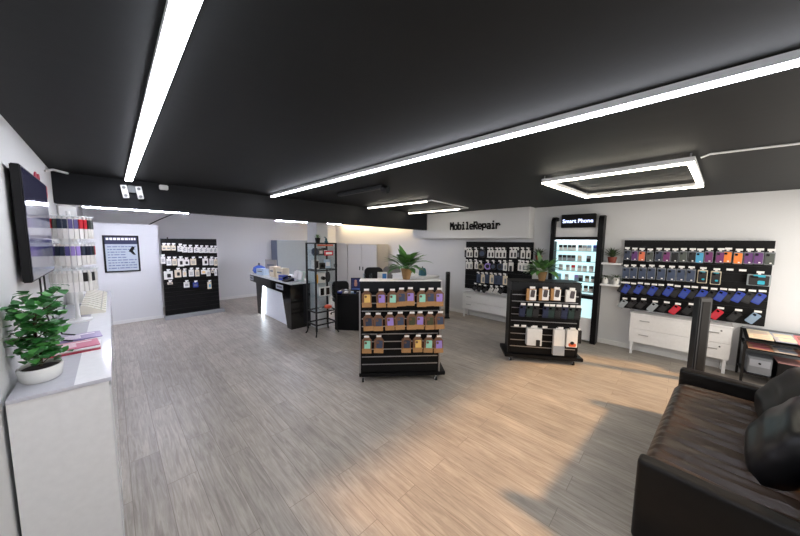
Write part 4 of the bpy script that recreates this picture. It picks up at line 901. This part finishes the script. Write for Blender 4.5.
# seat cushion: gridded top with pulled creases running back to front
b = NB(); nx, ny = 150, 26; x0, x1, y0, y1 = -.905, .865, -.36, .56; gv = {}
rnd = random.Random(8); ph = [rnd.uniform(0, 6) for _ in range(6)]
for i in range(nx+1):
    for j in range(ny+1):
        u, v = i/nx, j/ny; x = x0+(x1-x0)*u; y = y0+(y1-y0)*v
        edge = min(u, 1-u)*(x1-x0); ey = min(v, 1-v)*(y1-y0)
        z = .425-.05*max(0, 1-edge/.05)**2-.07*max(0, 1-ey/.07)**2
        amp = math.sin(PI*min(1, max(0, v))) ** .6*min(1, edge/.08)
        z += amp*(.019*math.sin(x*62+3*math.sin(y*3+ph[0])+ph[1])+.008*math.sin(x*101+2.2*math.sin(y*4+ph[2]))+.004*math.sin(x*23+ph[3]+y*2))-.012*amp*math.sin(PI*u)
        gv[i, j] = b.verts.new((x, y, z))
for i in range(nx):
    for j in range(ny): b.faces.new((gv[i, j], gv[i+1, j], gv[i+1, j+1], gv[i, j+1]))
rim = [gv[i, 0] for i in range(nx+1)]+[gv[nx, j] for j in range(1, ny+1)]+[gv[i, ny] for i in range(nx-1, -1, -1)]+[gv[0, j] for j in range(ny-1, 0, -1)]
low = [b.verts.new((v.co.x, v.co.y, .28)) for v in rim]
for k in range(len(rim)): b.faces.new((rim[k], low[k], low[(k+1) % len(rim)], rim[(k+1) % len(rim)]))
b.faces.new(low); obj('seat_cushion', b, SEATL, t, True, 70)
b = soft_box(-1.0, .98, -.55, -.36, .06, .62, .05); obj('back_frame', b, LEATHER, t, True, 60)
def pillow(w_, h, d, seed):
    bm = NB(); n = 26; rnd = random.Random(seed); a, bq, cq = rnd.uniform(0, 6), rnd.uniform(0, 6), rnd.uniform(0, 6); top = {}; bot = {}
    for i in range(n+1):
        for j in range(n+1):
            u, v = 2*i/n-1, 2*j/n-1; k = ((1-abs(u)**2.6)*(1-abs(v)**2.6))**.45; rx = 1-.06*abs(v)**2; rz = 1-.08*abs(u)**2
            wr = .012*math.sin(4*u+2*v+a)*math.sin(3*v-2*u+bq)+.005*math.sin(10*v+4*u*u+cq)
            x, z = u*w_/2*rx, v*h/2*rz
            top[i, j] = bm.verts.new((x, -(d/2*k+wr*k), z))
            bot[i, j] = top[i, j] if k < 1e-6 else bm.verts.new((x, d/2*k, z))
    for i in range(n):
        for j in range(n):
            bm.faces.new((top[i, j], top[i+1, j], top[i+1, j+1], top[i, j+1]))
            f = [bot[i, j], bot[i, j+1], bot[i+1, j+1], bot[i+1, j]]
            bm.faces.new(f)
    return bm
def back_cushion(x, y, z, w_, h, d, seed, m, rot):
    o = obj('back_cushion', pillow(w_, h, d, seed), m, t, True, 180); o.location = (x, y, z); o.rotation_euler = rot; return o
LEA2 = mat('soft_black_leather', (9, 10, 14), .34, var=.2, scale=6, bump=.25); LEA3 = mat('brown_black_leather', (24, 20, 19), .5, var=.2, scale=6, bump=.25)  # back cushions: one near-black leather, one slightly browner
back_cushion(.5, -.1, .62, .68, .5, .26, 1, LEA3, (-.42, 0, PI+.08))
back_cushion(-.15, -.06, .61, .7, .52, .3, 2, LEA2, (-.46, .06, PI-.1))
back_cushion(-.66, -.2, .6, .5, .44, .24, 3, LEA2, (-.3, -.05, PI+.1))
for sx in (-.9, .88):
    for sy in (-.45, .46): b = NB(); lathe(b, [(.022, 0), (.028, .06)], 12, (sx, sy, 0)); obj('leg', b, BLACKM, t)
